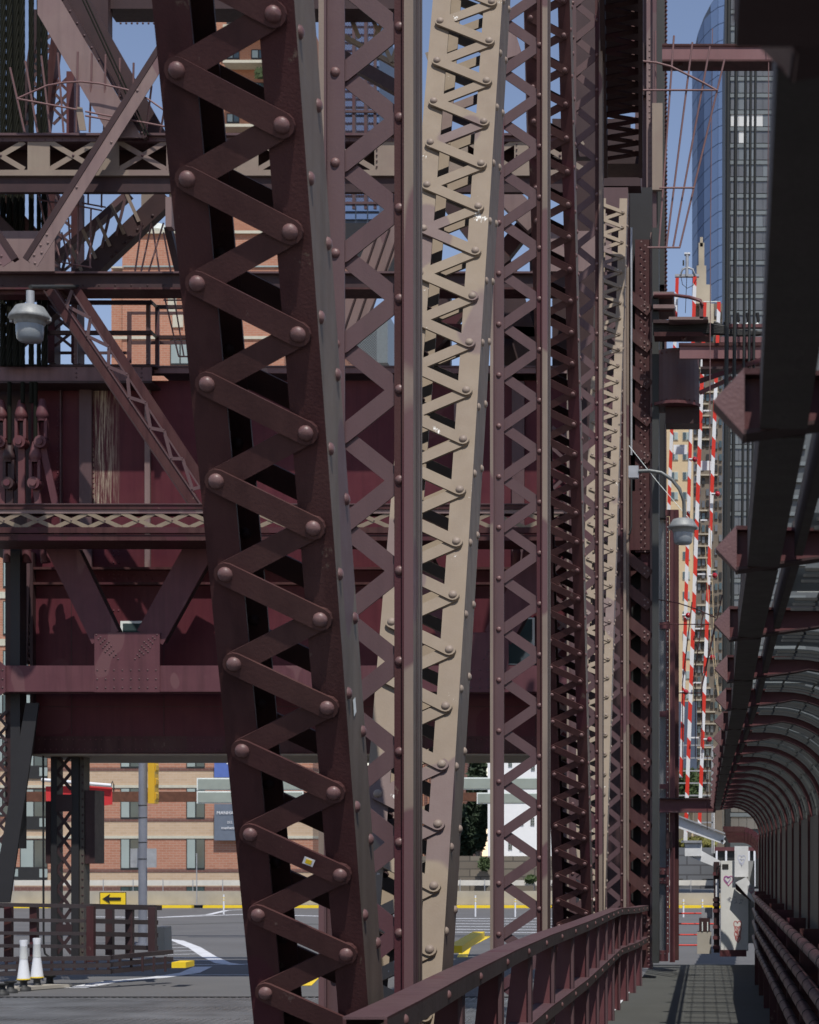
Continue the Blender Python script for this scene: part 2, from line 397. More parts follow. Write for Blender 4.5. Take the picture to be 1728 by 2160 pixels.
# road markings (one thing each, thin sheets on the asphalt)
def ground_pt(px, py, lift=.006):
    # meets the road plane z = -.10-.0105 Y along the bearing of a measured point
    k = (HY-py)/F; Y = (EYE+.10)/(-k-.0105); return (X(px, Y), Y, road_z(Y)+lift)
def marking(name, pts, mat, label, lift=.006):
    mb = MB(); ps = [ground_pt(px, py, lift) for px, py in pts]
    mb.add(ps, [list(range(len(ps)))], mat); o = mb.build(name); o['kind'] = 'structure'; return o
def stripe(name, pts, wd, mat, lift=.006):
    mb = MB(); ps = [Vector(ground_pt(px, py, lift)) for px, py in pts]
    for a, b in zip(ps[:-1], ps[1:]):
        d = (b-a); s_ = Vector((d.y, -d.x, 0)).normalized()*wd/2
        mb.add([a-s_, a+s_, b+s_, b-s_], [(0, 1, 2, 3)], mat)
    return mb.build(name, kind='structure')
stripe('lane_line', [(158, 2085), (230, 2072), (330, 2063), (400, 2053), (428, 2040)], .35, 'white')
stripe('lane_edge_line', [(345, 1981), (375, 1985), (410, 1999), (440, 2018), (470, 2032), (500, 2036)], .30, 'white')
for k, y_ in enumerate(range(1985, 2034, 7)): stripe('hatch_line', [(335, y_+2), (368+k*14, y_)], .13, 'white', .008)
stripe('stop_line', [(330, 2036), (560, 2034)], .12, 'white', .004)
stripe('stop_line', [(400, 2057), (560, 2057)], .10, 'white', .004)
stripe('lane_edge_line', [(190, 1934), (330, 1936), (520, 1929), (640, 1932), (900, 1938), (1200, 1938), (1330, 1940)], .45, 'white')
for k in range(5): stripe('hatch_line', [(960, 1943+k*6), (1300, 1945+k*6)], .3, 'white', .008)
stripe('turn_line', [(330, 1936), (440, 1930), (478, 1921), (540, 1918)], .3, 'white', .010)
stripe('yellow_lane_line', [(975, 2020), (985, 1997), (1030, 1975)], .22, 'yellow')
stripe('yellow_lane_line', [(640, 2080), (655, 2066), (700, 2050)], .25, 'yellow')
stripe('crack_line', [(350, 1951), (520, 1946), (900, 1956)], .5, 'deck', .004)
# walkway deck, slightly widening away, with a white kerb strip on its left edge
def deckz(Y): return 0.0 if Y < 10 else -.0085*(Y-10)
mb = MB()
ys = [-3, 6, 10, 14, 19, 24, 27.4, 31.6]
lx = [-1.02, -1.02, -1.02, -1.03, -1.0, -.93, -.86, -.83]
for i in range(len(ys)-1):
    a, b = ys[i], ys[i+1]
    mb.add([(lx[i], a, deckz(a)), (1.1, a, deckz(a)), (1.1, b, deckz(b)), (lx[i+1], b, deckz(b))], [(0, 1, 2, 3)], 'deck')
    mb.add([(lx[i], a, deckz(a)), (lx[i], a, deckz(a)-.2), (lx[i+1], b, deckz(b)-.2), (lx[i+1], b, deckz(b))], [(0, 1, 2, 3)], 'deck')
mb.build('walkway_deck', kind='structure')
mb = MB()
for i in range(len(ys)-2):
    a, b = ys[i], ys[i+1]
    mb.add([(lx[i]-.11, a, deckz(a)+.012), (lx[i]+.02, a, deckz(a)+.012), (lx[i+1]+.02, b, deckz(b)+.012), (lx[i+1]-.11, b, deckz(b)+.012)], [(0, 1, 2, 3)], 'white')
    mb.add([(lx[i]-.11, a, deckz(a)+.012), (lx[i]-.11, a, deckz(a)-.2), (lx[i+1]-.11, b, deckz(b)-.2), (lx[i+1]-.11, b, deckz(b)+.012)], [(0, 1, 2, 3)], 'white')
mb.build('walkway_edge_strip', kind='structure')

# ------------------------------------------------------------------ near truss
RX = 1.20                               # rivet line offset of the diagonals
def laced_diagonal(label, p_bot, p_top, npitch, ext_b, ext_t, mats, Wd=.40, D=.30, fl=.105, ins=.057, bw=.073, rr=.024, sideR=.019, individual=True, group=None, rear=1, web_rivets=True, name='laced_diagonal'):
    """p_bot/p_top: right front rivets of the measured stretch, (x, y, z)"""
    A = Vector(p_bot); B = Vector(p_top); L = (B-A).length; p = L/npitch; th = -math.asin((B.y-A.y)/L)
    xoff = (B.x-A.x)
    root = thing(name, label, 'truss diagonal', loc=A, rot=(th, 0, 0), group='laced diagonals of the near truss')
    if abs(xoff) > 1e-4: root.rotation_euler = (th, math.asin(xoff/L), 0)
    z0, z1 = -ext_b*p, L+ext_t*p
    fm, bm, sm, rm, im = mats
    xr = ins; xl = -(Wd-ins)                     # outer edges; right rivet is at x=0
    rl = xl+ins                                   # left rivet x
    t = .012
    for side, xo, sg in (('left', xl, 1), ('right', xr, -1)):
        mb = MB()
        # channel: web outside, flanges inward front and back
        xa = xo; xb = xo+sg*t
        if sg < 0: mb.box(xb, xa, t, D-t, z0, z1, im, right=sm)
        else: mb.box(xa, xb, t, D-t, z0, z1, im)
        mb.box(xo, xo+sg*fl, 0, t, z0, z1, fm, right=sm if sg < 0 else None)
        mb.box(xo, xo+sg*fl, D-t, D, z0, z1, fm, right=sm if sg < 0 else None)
        mb.build('channel', root)
    span = math.hypot(0-rl, p/2); ang = math.atan2(p/2, 0-rl)
    me_t = bar_mesh(span, bw, .011, bm); 
    k0, k1 = int(math.ceil(-ext_b+.5)), int(npitch+ext_t-1)
    for k in range(k0, k1+1):
        # '\' bar: from left (k+.5) down to right k ; '/' bar: from left (k-.5) up to right k
        put('lacing_bar', me_t, root, loc=(rl/2, -.019, (k+.25)*p), rot=(0, ang, 0))
        put('lacing_bar', me_t, root, loc=(rl/2, -.007, (k-.25)*p), rot=(0, -ang, 0))
        if rear:
            put('lacing_bar', me_t, root, loc=(rl/2, D+.019, (k+.25)*p), rot=(0, ang, 0))
            if rear == 2: put('lacing_bar', me_t, root, loc=(rl/2, D+.007, (k-.25)*p), rot=(0, -ang, 0))
    pts = [(0, -.025, k*p) for k in range(k0, k1+1)]+[(rl, -.025, (k+.5)*p) for k in range(k0-1, k1+1)]
    if individual: rivets(root, pts, rr, rm, 14)
    else:
        mb = MB(); rivet_row(mb, pts, rr, rm, 10); mb.build('rivets', root, kind='stuff')
    # rivets inside on the rear flange and on the outer web
    mb = MB(); rivet_row(mb, [(rl+.0, D-t, (k+.5)*p+.06) for k in range(k0, k1)]+[(-.03, D-t, k*p+.1) for k in range(k0, k1)], rr*.85, im, 8)
    if web_rivets:
        pts = []; q = p*1.35
        for k in range(int((z1-z0)/q)):
            pts.append((xr, .045, z0+.1+k*q)); pts.append((xr, D-.055, z0+.1+(k+.5)*q))
        if individual:
            me = MB().dome((0, 0, 0), 1, rm, 12, .7, 3, '+x').mesh('rivet')
            for q_ in pts[:120]: put('rivet', me, root, loc=q_, scale=(.021,)*3)
        else: rivet_row(mb, pts, sideR, rm, 8, '+x')
    mb.build('inner_rivets', root, kind='stuff')
    return root, p
def rl_pt(px, py, x=-RX):
    Y = F*x/(px-VX); return (x, Y, EYE+(HY-py)*Y/F)
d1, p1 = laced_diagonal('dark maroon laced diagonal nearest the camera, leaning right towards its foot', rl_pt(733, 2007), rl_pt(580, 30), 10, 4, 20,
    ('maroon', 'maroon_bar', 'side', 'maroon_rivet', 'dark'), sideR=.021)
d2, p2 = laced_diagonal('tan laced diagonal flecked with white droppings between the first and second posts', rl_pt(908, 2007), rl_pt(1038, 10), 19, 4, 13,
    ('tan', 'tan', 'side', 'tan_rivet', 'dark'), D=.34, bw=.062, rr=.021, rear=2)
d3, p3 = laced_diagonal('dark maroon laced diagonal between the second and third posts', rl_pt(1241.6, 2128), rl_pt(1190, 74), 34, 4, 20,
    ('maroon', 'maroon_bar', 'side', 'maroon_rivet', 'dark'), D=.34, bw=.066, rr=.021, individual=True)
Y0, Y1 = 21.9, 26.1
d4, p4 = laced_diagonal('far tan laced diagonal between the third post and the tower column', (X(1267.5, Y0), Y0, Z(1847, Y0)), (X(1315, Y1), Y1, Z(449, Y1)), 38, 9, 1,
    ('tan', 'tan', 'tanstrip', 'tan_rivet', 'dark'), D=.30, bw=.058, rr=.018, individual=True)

def laced_post(label, Y, xl, xr, p, phase, z0, z1, mats, bw, D=.30, individual=True, name='laced_post'):
    root = thing(name, label, 'truss post', loc=(xl, Y, 0), group='laced posts of the near truss')
    leg_l, leg_r, strip, sm, bm, rm = mats; Wd = xr-xl
    mb = MB(); mb.box(0, .022, 0, D, z0, z1, strip, right='mauve'); mb.build('flange_plate', root)
    mb = MB(); mb.box(.024, .10, .030, .042, z0, z1, leg_l); mb.box(.022, .030, .002, .030, z0, z1, leg_l); mb.build('angle', root)
    mb = MB(); mb.box(Wd-.038, Wd, 0, D, z0, z1, strip, right=sm)
    for yy in (.075, .12, .19): mb.box(Wd, Wd+.002, yy, yy+.008, z0, z1, 'dark')
    mb.build('flange_plate', root)
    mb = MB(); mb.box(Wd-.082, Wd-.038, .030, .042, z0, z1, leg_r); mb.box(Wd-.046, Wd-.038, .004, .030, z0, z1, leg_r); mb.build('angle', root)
    x0, x1 = .088, Wd-.065
    ln = math.hypot(x1-x0, p/2); ang = math.atan2(p/2, x1-x0)
    me = bar_mesh(ln, bw, .010, bm)
    k0 = int(math.floor((z0-phase)/p))+1; k1 = int(math.floor((z1-phase)/p))-1
    for k in range(k0, k1):
        z = phase+k*p
        put('lacing_bar', me, root, loc=((x0+x1)/2, .0485, z+p*.25), rot=(0, -ang, 0))
        put('lacing_bar', me, root, loc=((x0+x1)/2, .0595, z-p*.25), rot=(0, ang, 0))
    pts = [(.062, .030, phase+k*p) for k in range(k0, k1)]; pts2 = [(Wd-.060, .030, phase+(k+.5)*p) for k in range(k0, k1)]
    if individual: rivets(root, pts+pts2, .020, rm, 12)
    else: mb = MB(); rivet_row(mb, pts+pts2, .02, rm, 8); mb.build('rivets', root, kind='stuff')
    return root
TOPZ = EYE+12.6
PY = [7.7, 14.1, 20.75, 27.4]
pm = ('mauve', 'maroon', 'tanstrip', 'side', 'mauve', 'maroon_rivet')  # right leg darker than left: the flange's shade put into its colour
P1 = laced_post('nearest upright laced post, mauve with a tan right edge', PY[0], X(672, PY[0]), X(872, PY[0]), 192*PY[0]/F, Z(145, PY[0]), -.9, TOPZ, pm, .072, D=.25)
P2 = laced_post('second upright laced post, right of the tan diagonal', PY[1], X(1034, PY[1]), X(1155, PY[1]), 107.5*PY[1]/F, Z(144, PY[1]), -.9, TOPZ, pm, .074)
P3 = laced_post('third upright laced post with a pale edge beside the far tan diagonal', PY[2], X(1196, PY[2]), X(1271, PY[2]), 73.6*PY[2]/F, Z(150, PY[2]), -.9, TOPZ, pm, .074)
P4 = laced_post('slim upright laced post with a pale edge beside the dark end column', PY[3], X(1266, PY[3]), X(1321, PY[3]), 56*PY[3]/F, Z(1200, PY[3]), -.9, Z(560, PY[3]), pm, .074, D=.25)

# chords of the near truss
mb = MB(); c = thing('top_chord', 'dark riveted top chord of the near truss, seen from below', 'truss chord', loc=(0, 0, 0))
cz = TOPZ-.35
mb.box(-1.62, -1.58, 1, 26.2, cz, cz+.6, 'dark'); mb.box(-1.12, -1.08, 1, 26.2, cz, cz+.6, 'mauve'); mb.build('chord_web', c)
mb = MB(); mb.box(-1.62, -1.08, 1, 26.2, cz+.6, cz+.62, 'dark'); mb.build('cover_plate', c)
mb = MB(); c2 = thing('bottom_chord', 'riveted bottom chord of the near truss, below the walkway rails', 'truss chord', loc=(0, 0, 0))
mb.box(-1.70, -1.62, 1, 28, -1.25, -.75, 'maroon'); mb.box(-1.16, -1.12, 1, 28, -1.25, -.75, 'maroon'); mb.build('chord_web', c2)

# inclined end portal member seen from below at the tower (dark soffit with lacing)
ep = thing('inclined_end_member', 'dark laced soffit of the inclined member running up to the tower top', 'truss member', loc=(0, 0, 0))
mb = MB()
def soff(px, py, Y): return W(px, py, Y)
A0, A1 = W(1268, -160, 18.5), W(1352, -160, 18.5); B0, B1 = W(1278, 335, 24.5), W(1352, 335, 24.5)
for a, b, mt in ((A0, B0, 'dark'), (A1, B1, 'dark')):
    mb.beam(a, b, .05, .5, mt, up=(0, .3, 1)); 
mb.build('side_plate', ep)
nb = 17
for k in range(nb):
    t0, t1 = k/nb, (k+.5)/nb; t2 = (k+1)/nb
    m_ = MB(); m_.beam(A0.lerp(B0, t0), A1.lerp(B1, t1), .07, .012, 'maroon', up=(0, .3, 1)); m_.build('lacing_bar', ep)
    m_ = MB(); m_.beam(A1.lerp(B1, t1), A0.lerp(B0, t2), .07, .012, 'maroon', up=(0, .3, 1)); m_.build('lacing_bar', ep)
up_ = Vector((0, -.25, .5))
mb = MB(); mb.add([A0+up_, A1+up_, B1+up_, B0+up_], [(0, 1, 2, 3)], 'dark'); mb.build('cover_plate', ep)
mb = MB(); fb(mb, 1262, 283, 1352, 345, 24.6, .5, 'dark'); mb.build('end_box', ep)
mb = MB(); fb(mb, 1262, 340, 1352, 392, 27.0, .3, 'dark'); mb.build('end_plate', ep)
mb = MB(); fb(mb, 1262, 395, 1325, 440, 27.0, .3, 'mauve'); mb.build('gusset_plate', ep)

# ------------------------------------------------------------------ end column with double lacing
YC = 27.6
ec = thing('end_column', 'heavy maroon end column with crossed lacing bars and triple rivets', 'column', loc=(0, 0, 0))
mb = MB(); fb(mb, 1313, 480, 1330, 2060, YC, .6, 'maroon'); mb.build('left_angle', ec)
mb = MB(); fb(mb, 1322, 400, 1327, 2055, YC-.05, .04, 'tanstrip'); mb.build('edge_strip', ec)
mb = MB(); fb(mb, 1329, 395, 1376, 2040, YC+.42, .05, 'slate2'); mb.build('rear_plate', ec)
mb = MB(); fb(mb, 1340, 505, 1375, 1165, YC+.02, .35, 'maroon'); fb(mb, 1352, 1165, 1374, 2040, YC+.09, .4, 'maroon'); fb(mb, 1330, 1936, 1374, 2042, YC+.01, .3, 'maroon'); fb(mb, 1330, 1036, 1374, 1160, YC-.004, .3, 'maroon'); mb.build('plate', ec)
mb = MB(); fb(mb, 1372, 490, 1376, 2045, YC-.02, .5, 'pink'); mb.build('edge_angle', ec)
ln = 34*YC/F
for y0 in list(range(620, 1010, 78))+[1175+67*k for k in range(12)]:
    ps = [W(1324, y0, YC), W(1372, y0+38, YC)]
    m_ = MB(); m_.beam(ps[0]+Vector((0, -.02, 0)), ps[1]+Vector((0, -.02, 0)), .15, .012, 'maroon_bar'); m_.build('lacing_bar', ec)
    if y0 > 1100:
        m_ = MB(); m_.beam(W(1324, y0+33, YC+.16), W(1372, y0-5, YC+.16), .15, .012, 'maroon'); m_.build('lacing_bar', ec)
    rivets(ec, [tuple(W(1360, y0+24, YC)+Vector((0, -.03, 0))), tuple(W(1367, y0+30, YC)+Vector((0, -.03, 0))), tuple(W(1360, y0+36, YC)+Vector((0, -.03, 0)))], .016, 'pink', 8)
mb = MB(); pts = []
for y0 in range(510, 1165, 17): pts += [W(1353, y0, YC-.02), W(1361, y0+8, YC-.02)]
for y0 in range(1940, 2040, 12): pts += [W(1369, y0, YC-.02)]
rivet_row(mb, [tuple(q) for q in pts], .014, 'pink', 6); mb.build('rivets', ec, kind='stuff')
mb = MB(); fb(mb, 1376, 480, 1390, 2032, YC-.1, .5, 'slate', 'slate')
tag(mb.build('side_column'), 'plain slate-grey narrow column against the end column', 'column')
mb = MB(); mb.tube([W(1332, 480, YC-.1), W(1332, 960, YC-.1)], .016, 'galv'); mb.tube([W(1332, 1000, YC-.1), W(1332, 1110, YC-.1), W(1329, 1125, YC-.1), W(1325, 1128, YC-.1)], .014, 'slate')
tag(mb.build('conduit'), 'thin grey conduit running up the end column to a junction box', 'conduit')

# ------------------------------------------------------------------ walkway rail (left)
rail = thing('walkway_railing', 'curving two-rail maroon railing with flared plates in front of the truss', 'railing')
up = [(-.95, 5.75, 1.158), (-.95, 6.4, 1.157), (-.965, 8, 1.155), (-.955, 10, 1.155), (-.94, 12, 1.145), (-.89, 15, 1.12), (-.885, 18, 1.09), (-.89, 21.5, 1.045), (-.81, 24.5, .97), (-.75, 27.5, .915)]
def lerp_up(y):
    for a, b in zip(up[:-1], up[1:]):
        if a[1] <= y <= b[1]:
            t = (y-a[1])/(b[1]-a[1]); return tuple(a[i]+(b[i]-a[i])*t for i in range(3))
    return up[-1]
for dz, nm in ((0, 'top_rail'), (-.455, 'lower_rail')):
    mb = MB(); ds = [v for v in up]
    for a, b in zip(ds[:-1], ds[1:]):
        x0, x1 = a[0], b[0]; z0, z1 = a[2]+dz, b[2]+dz
        for (o0, o1, h0, h1, mt, rt) in ((-.135, 0, -.008, 0, 'mauve', 'maroon_bar'), (-.010, .0, -.075, -.008, 'maroon_bar', 'railface'), (-.135, -.125, -.075, -.008, 'maroon', None)):
            vs_ = []
            for (xx, yy, zz) in ((x0, a[1], z0), (x1, b[1], z1)):
                vs_ += [(xx+o0, yy, zz+h0), (xx+o1, yy, zz+h0), (xx+o1, yy, zz+h1), (xx+o0, yy, zz+h1)]
            mb.add(vs_, [(0, 1, 2, 3), (7, 6, 5, 4), (0, 4, 5, 1), (2, 6, 7, 3), (3, 7, 4, 0)], mt); mb.add(vs_, [(1, 5, 6, 2)], rt or mt)
    mb.build(nm, rail)
y = 6.1; me = MB().dome((0, 0, 0), 1, 'maroon_rivet', 12, .6, 3, '+x').mesh('rivet')
while y < 27.4:
    x_, y_, z_ = lerp_up(y)
    for dz in (0, -.455): put('rivet', me, rail, loc=(x_, y_, z_-.04+dz), scale=(.02,)*3)
    y += 1.1
y = 6.3; k = 0
while y < 27:
    x_, y_, z_ = lerp_up(y); zb = deckz(y)-.15
    mb = MB(); vs_ = [(x_-.02, y-.012, zb), (x_-.02, y+.012, zb), (x_-.02, y+.012, z_-.075), (x_-.02, y-.012, z_-.075),
                     (x_-.25, y-.012, zb), (x_-.25, y+.012, zb), (x_-.12, y+.012, z_-.075), (x_-.12, y-.012, z_-.075)]
    mb.add(vs_, [(0, 1, 2, 3), (4, 7, 6, 5), (0, 3, 7, 4), (1, 5, 6, 2), (0, 4, 5, 1), (3, 2, 6, 7)], 'maroonred')
    mb.box(x_-.03, x_-.011, y-.045, y+.045, zb, z_-.008, 'mauve'); mb.box(x_-.03, x_-.011, y-.045, y+.045, zb, zb+.01, 'mauve')
    mb.build('baluster', rail); y += 1.5; k += 1

# sticker and pale tag on the nearest diagonal
def lean_quad(px, py, Y, w_, h_, roll, mat, lift=0, t=None):
    c = W(px, py, Y)+Vector((0, -lift, -lift*.4)); ax = Vector((math.cos(roll), 0, 0))+Vector((0, -.39, .92))*math.sin(roll); az = Vector((0, -.39, .92))*math.cos(roll)-Vector((math.sin(roll), 0, 0)); ax.normalize(); az.normalize()
    P = [c-ax*w_/2-az*h_/2, c+ax*w_/2-az*h_/2, c+ax*w_/2+az*h_/2, c-ax*w_/2+az*h_/2]; n = ax.cross(az).normalized()*.001
    return MB().add(P+[p+n*-1 for p in P], [(0, 1, 2, 3), (7, 6, 5, 4), (0, 4, 5, 1), (2, 6, 7, 3)], mat)
stk = thing('sticker', 'small white sticker with yellow print on a lacing bar of the nearest diagonal', 'sticker')
Ys_ = F*RX/(VX-716.5)-.030-.012
lean_quad(651, 1818, Ys_, .036, .026, -.42, 'lettering').build('paper', stk)
lean_quad(651, 1818, Ys_, .020, .016, -.42, 'yellow', .0015).build('yellow_print', stk)
lean_quad(648, 1815, Ys_, .008, .007, -.42, 'inkblack', .003).build('black_print', stk)
xs = -RX+.057+.002; Yq = F*abs(xs)/(VX-748)
mb = MB(); mb.add([(xs, Yq-.012, Z(1512, Yq)), (xs, Yq+.028, Z(1500, Yq)), (xs, Yq+.01, Z(1470, Yq)), (xs, Yq-.03, Z(1478, Yq)), (xs+.001, Yq-.012, Z(1512, Yq)), (xs+.001, Yq+.028, Z(1500, Yq)), (xs+.001, Yq+.01, Z(1470, Yq)), (xs+.001, Yq-.03, Z(1478, Yq))], [(0, 1, 2, 3), (4, 5, 6, 7)], 'litroom')
tag(mb.build('paper_tag'), 'small pale paper tag stuck on the grey side of the nearest diagonal', 'sticker')

# ================================================================== LIFT TOWER (frontal, about 30 m away)
YT = 29.95                     # plane of the tower's portal frame
YB = 29.15                     # front of the box struts
YW = 31.0                      # face of the counterweight
def xlace(root, x0, x1, y0, y1, Y, pitch, wpx, mat, rmat=None, first=None, d=.012, r=.022):
    """crossed bars in a horizontal strut, each its own part"""
    x = first if first is not None else x0
    while x < x1:
        a, b = max(x, x0), min(x+pitch, x1)
        if b-a > pitch*.5:
            m_ = MB(); fbar(m_, a, y0, b, y1, wpx, Y, d, mat); m_.build('lacing_bar', root)
            m_ = MB(); fbar(m_, a, y1, b, y0, wpx, Y+d+.002, d, mat); m_.build('lacing_bar', root)
            if rmat: rivets(root, [(X((a+b)/2, Y), Y-.004, Z((y0+y1)/2, Y))], r, rmat, 8)
        x += pitch
def zlace_v(root, x0, x1, y0, y1, Y, pitch, wpx, mat, d=.012, cross=True, slope=0):
    y = y0
    while y+pitch <= y1+1:
        s0 = slope*(y-y0); s1 = slope*(y+pitch-y0)
        m_ = MB(); fbar(m_, x0+s0, y, x1+s1, y+pitch, wpx, Y, d, mat); m_.build('lacing_bar', root)
        if cross: m_ = MB(); fbar(m_, x1+s0, y, x0+s1, y+pitch, wpx, Y+d+.002, d, mat); m_.build('lacing_bar', root)
        y += pitch
# --- top box strut (tan panels with crosses)
ta = thing('box_strut', 'upper horizontal box strut of the tower with tan crossed panels', 'tower strut')
mb = MB(); fb(mb, -120, 280, 1215, 285, YB-.06, .9, 'mauve'); mb.build('top_flange', ta)
mb = MB(); fb(mb, -120, 285, 1215, 298, YB, .10, 'mauve'); mb.build('top_angle', ta)
mb = MB(); fb(mb, -120, 358, 1215, 370, YB-.02, .10, 'tan2'); mb.build('bottom_angle', ta)
mb = MB(); fb(mb, -120, 370, 1215, 405, YB+.04, .10, 'dark'); mb.build('bottom_plate', ta)
mb = MB(); fb(mb, -120, 298, 1215, 358, YB+.55, .05, 'dark'); mb.build('rear_web', ta)
for x0 in [-95, 58, 204, 351, 498, 645, 790, 940, 1085]:
    m_ = MB(); fb(m_, x0, 298, x0+47, 358, YB+.012, .012, 'tan2'); m_.build('batten_plate', ta)
    rivets(ta, [(X(x0+5, YB), YB, Z(303+k*12, YB)) for k in range(5)], .016, 'mauve', 6) if x0 > 700 else None
for x0 in [-48, 105, 251, 398, 545, 692, 838, 987, 1132]: xlace(ta, x0, x0+99, 299, 357, YB+.008, 99, 11, 'tan2', 'mauve', d=.01)
rivets(ta, [(X(x, YB), YB-.0, Z(294, YB)) for x in list(range(5, 345, 18))+list(range(700, 840, 18))+list(range(900, 1060, 18))], .017, 'mauve', 6)
# --- middle dark strut
tb = thing('girder', 'plain dark horizontal girder crossing the tower below the gusset plate', 'girder')
mb = MB(); fb(mb, -120, 572, 1215, 576, YB+.42, .5, 'mauve'); mb.build('top_flange', tb)
mb = MB(); fb(mb, -120, 576, 1215, 606, YB+.5, .03, 'dark'); mb.build('web', tb)
mb = MB(); fb(mb, -120, 606, 1215, 610, YB+.42, .5, 'maroon'); fb(mb, -120, 610, 130, 621, YB+.5, .3, 'maroon'); mb.build('bottom_flange', tb)
rivets(tb, [(X(x, YT-.3), YT-.3, Z(602, YT-.3)) for x in range(5, 370, 34)], .016, 'dark', 6)
# --- upper gusset with its two angle struts
gp = thing('gusset_plate', 'pale mauve gusset plate standing on the dark girder at the left edge', 'gusset plate')
mb = MB(); fb(mb, -20, 487, 115, 572, YB+.38, .02, 'pink'); mb.build('plate', gp)
mb = MB(); fb(mb, 1157, 487, 1290, 572, YB+.38, .02, 'pink'); tag(mb.build('gusset_plate'), 'mauve gusset plate on the dark girder behind the third post', 'gusset plate')
def angle_strut(label, a, b, wpx, Y, riv, dark_side=-1):
    s_ = thing('angle_strut', label, 'strut')
    a_, b_ = Vector(a), Vector(b); d = (b_-a_).normalized(); n = Vector((-d.y, d.x))
    if n.y > 0: n = -n
    m_ = MB(); fbar(m_, a[0], a[1], b[0], b[1], wpx, Y, .012, 'pink'); m_.build('face_leg', s_)
    o = n*(wpx/2+6)
    m_ = MB(); fbar(m_, a[0]+o.x, a[1]+o.y, b[0]+o.x, b[1]+o.y, 12, Y-.012, .10, 'dark'); m_.build('outstanding_leg', s_)
    rivets(s_, [(X(px, Y), Y-.002, Z(py, Y)) for px, py in riv], .022, 'pink', 8)
    return s_
angle_strut('long pale angle strut rising right from the gusset to behind the near diagonal', (68, 556), (350, 110), 24, YB-.35,
            [(290, 191), (235, 300), (162, 395), (99, 495), (101, 512), (86, 517), (88, 533), (72, 538), (74, 555)])
angle_strut('short pale angle strut dropping off the left edge of the gusset plate', (16, 556), (-60, 440), 24, YB-.35, [(3, 540), (1, 557)])
# --- big pale diagonal plate member at the top left
bd = thing('plate_diagonal', 'broad pale mauve plated diagonal at the top left of the tower', 'tower diagonal')
mb = MB(); Yp = 29.0
pts = [(79, -60), (93, -60), (129, 0), (300, 290), (233, 290), (79, 29)]
mb.prism([(X(a, Yp), Z(b, Yp)) for a, b in pts], Yp, Yp+.03, 'pink'); mb.build('face_plate', bd)
mb = MB(); fbar(mb, 99, -60, 306, 290, 9, Yp+.03, .35, 'dark'); mb.build('edge_angle', bd)
mb = MB(); fbar(mb, 130, -60, 330, 290, 44, Yp+.32, .1, 'dark'); mb.build('rear_plate', bd)
rivets(bd, [(X(116+k*15.2, Yp), Yp-.002+.03, Z(-30+k*25.7, Yp)) for k in range(13)], .02, 'mauve', 6)
mb = MB(); fb(mb, 150, -40, 225, 75, YT+.4, .3, 'dark'); fb(mb, 205, 0, 228, 75, YT+.3, .1, 'dark')
tag(mb.build('tower_post'), 'dark plated post beside the patch of sky at the top left', 'tower post')
mb = MB(); fb(mb, 225, -40, 860, 18, YT+.6, .5, 'dark'); rivet_row(mb, [(X(x, YT), YT+.6, Z(14, YT)) for x in range(230, 320, 12)], .02, 'mauve', 6)
tag(mb.build('tower_crossbeam'), 'dark crossbeam above the patch of blue sky', 'beam')
mb = MB(); mb.tube([W(170, -10, 28.9), W(306, 285, 28.9)], .012, 'rope'); mb.tube([W(177, -10, 28.9), W(313, 285, 28.9)], .012, 'rope')
tag(mb.build('cable_pair'), 'pair of thin sagging cables along the dark diagonal at the upper left', 'cable')
# --- lattice column behind the ropes
lc = thing('lattice_column', 'dark laced tower leg narrowing upward behind the hoist ropes', 'tower leg')
mb = MB(); fbar(mb, 78, 20, 40, 300, 14, YT+1.2, .2, 'dark'); mb.build('left_chord', lc)
mb = MB(); fbar(mb, 118, 60, 88, 300, 16, YT+1.2, .2, 'maroon'); mb.build('middle_chord', lc)
mb = MB(); fb(mb, 140, 150, 156, 300, YT+1.3, .3, 'maroonred'); mb.build('right_chord', lc)
zlace_v(lc, 72, 112, 70, 290, YT+1.25, 32, 7, 'mauve', slope=-.10); zlace_v(lc, 112, 146, 160, 290, YT+1.35, 34, 6, 'mauve')
# lower part of that leg, seen between the girder and the platform
lc2 = thing('lattice_column', 'dark laced tower leg rising behind the handrail of the machinery platform', 'tower leg')
mb = MB(); fb(mb, 100, 400, 115, 765, YT+1.6, .3, 'maroon'); mb.build('left_chord', lc2)
mb = MB(); fb(mb, 150, 400, 166, 765, YT+1.6, .3, 'maroon'); mb.build('right_chord', lc2)
zlace_v(lc2, 110, 155, 410, 765, YT+1.62, 36, 6, 'mauve')
# --- hoist ropes
rope_x = [(2, 13), (16, 13), (30, 13), (42, 13), (62, 11), (78, 9), (24, 12), (90, 13)]
ord_ = ['outermost hoist rope at the left edge', 'second hoist rope from the left edge', 'third hoist rope from the left edge', 'fourth hoist rope from the left edge',
        'hoist rope standing clear against the blue sky', 'thin hoist rope just right of the clear one', 'hoist rope behind the dense bundle', 'hoist rope beside the pale plated diagonal']
for (x0, wd), lb in zip(rope_x, ord_):
    Yr = 30.35 + (.3 if lb.startswith('hoist rope behind') else 0)
    r_ = wd/2*Yr/F*1.02; xc = X(x0+4, Yr); t = thing('hoist_rope', 'dark oily '+lb if not lb.startswith('thin') else lb, 'rope', loc=(xc, Yr, 0), group='hoist ropes of the lift tower')
    mb = MB(); zt = Z(-60, Yr); zb = Z(772, Yr); vs_ = []; fs = []
    nseg = 90
    for s_ in range(6):
        mb.tube([(math.cos(s_*math.pi/3+k*.42)*r_*.62, math.sin(s_*math.pi/3+k*.42)*r_*.62, zb+(zt-zb)*k/nseg) for k in range(nseg+1)], r_*.42, 'rope', 5)
    mb.build('twisted_strands', t, kind='stuff')
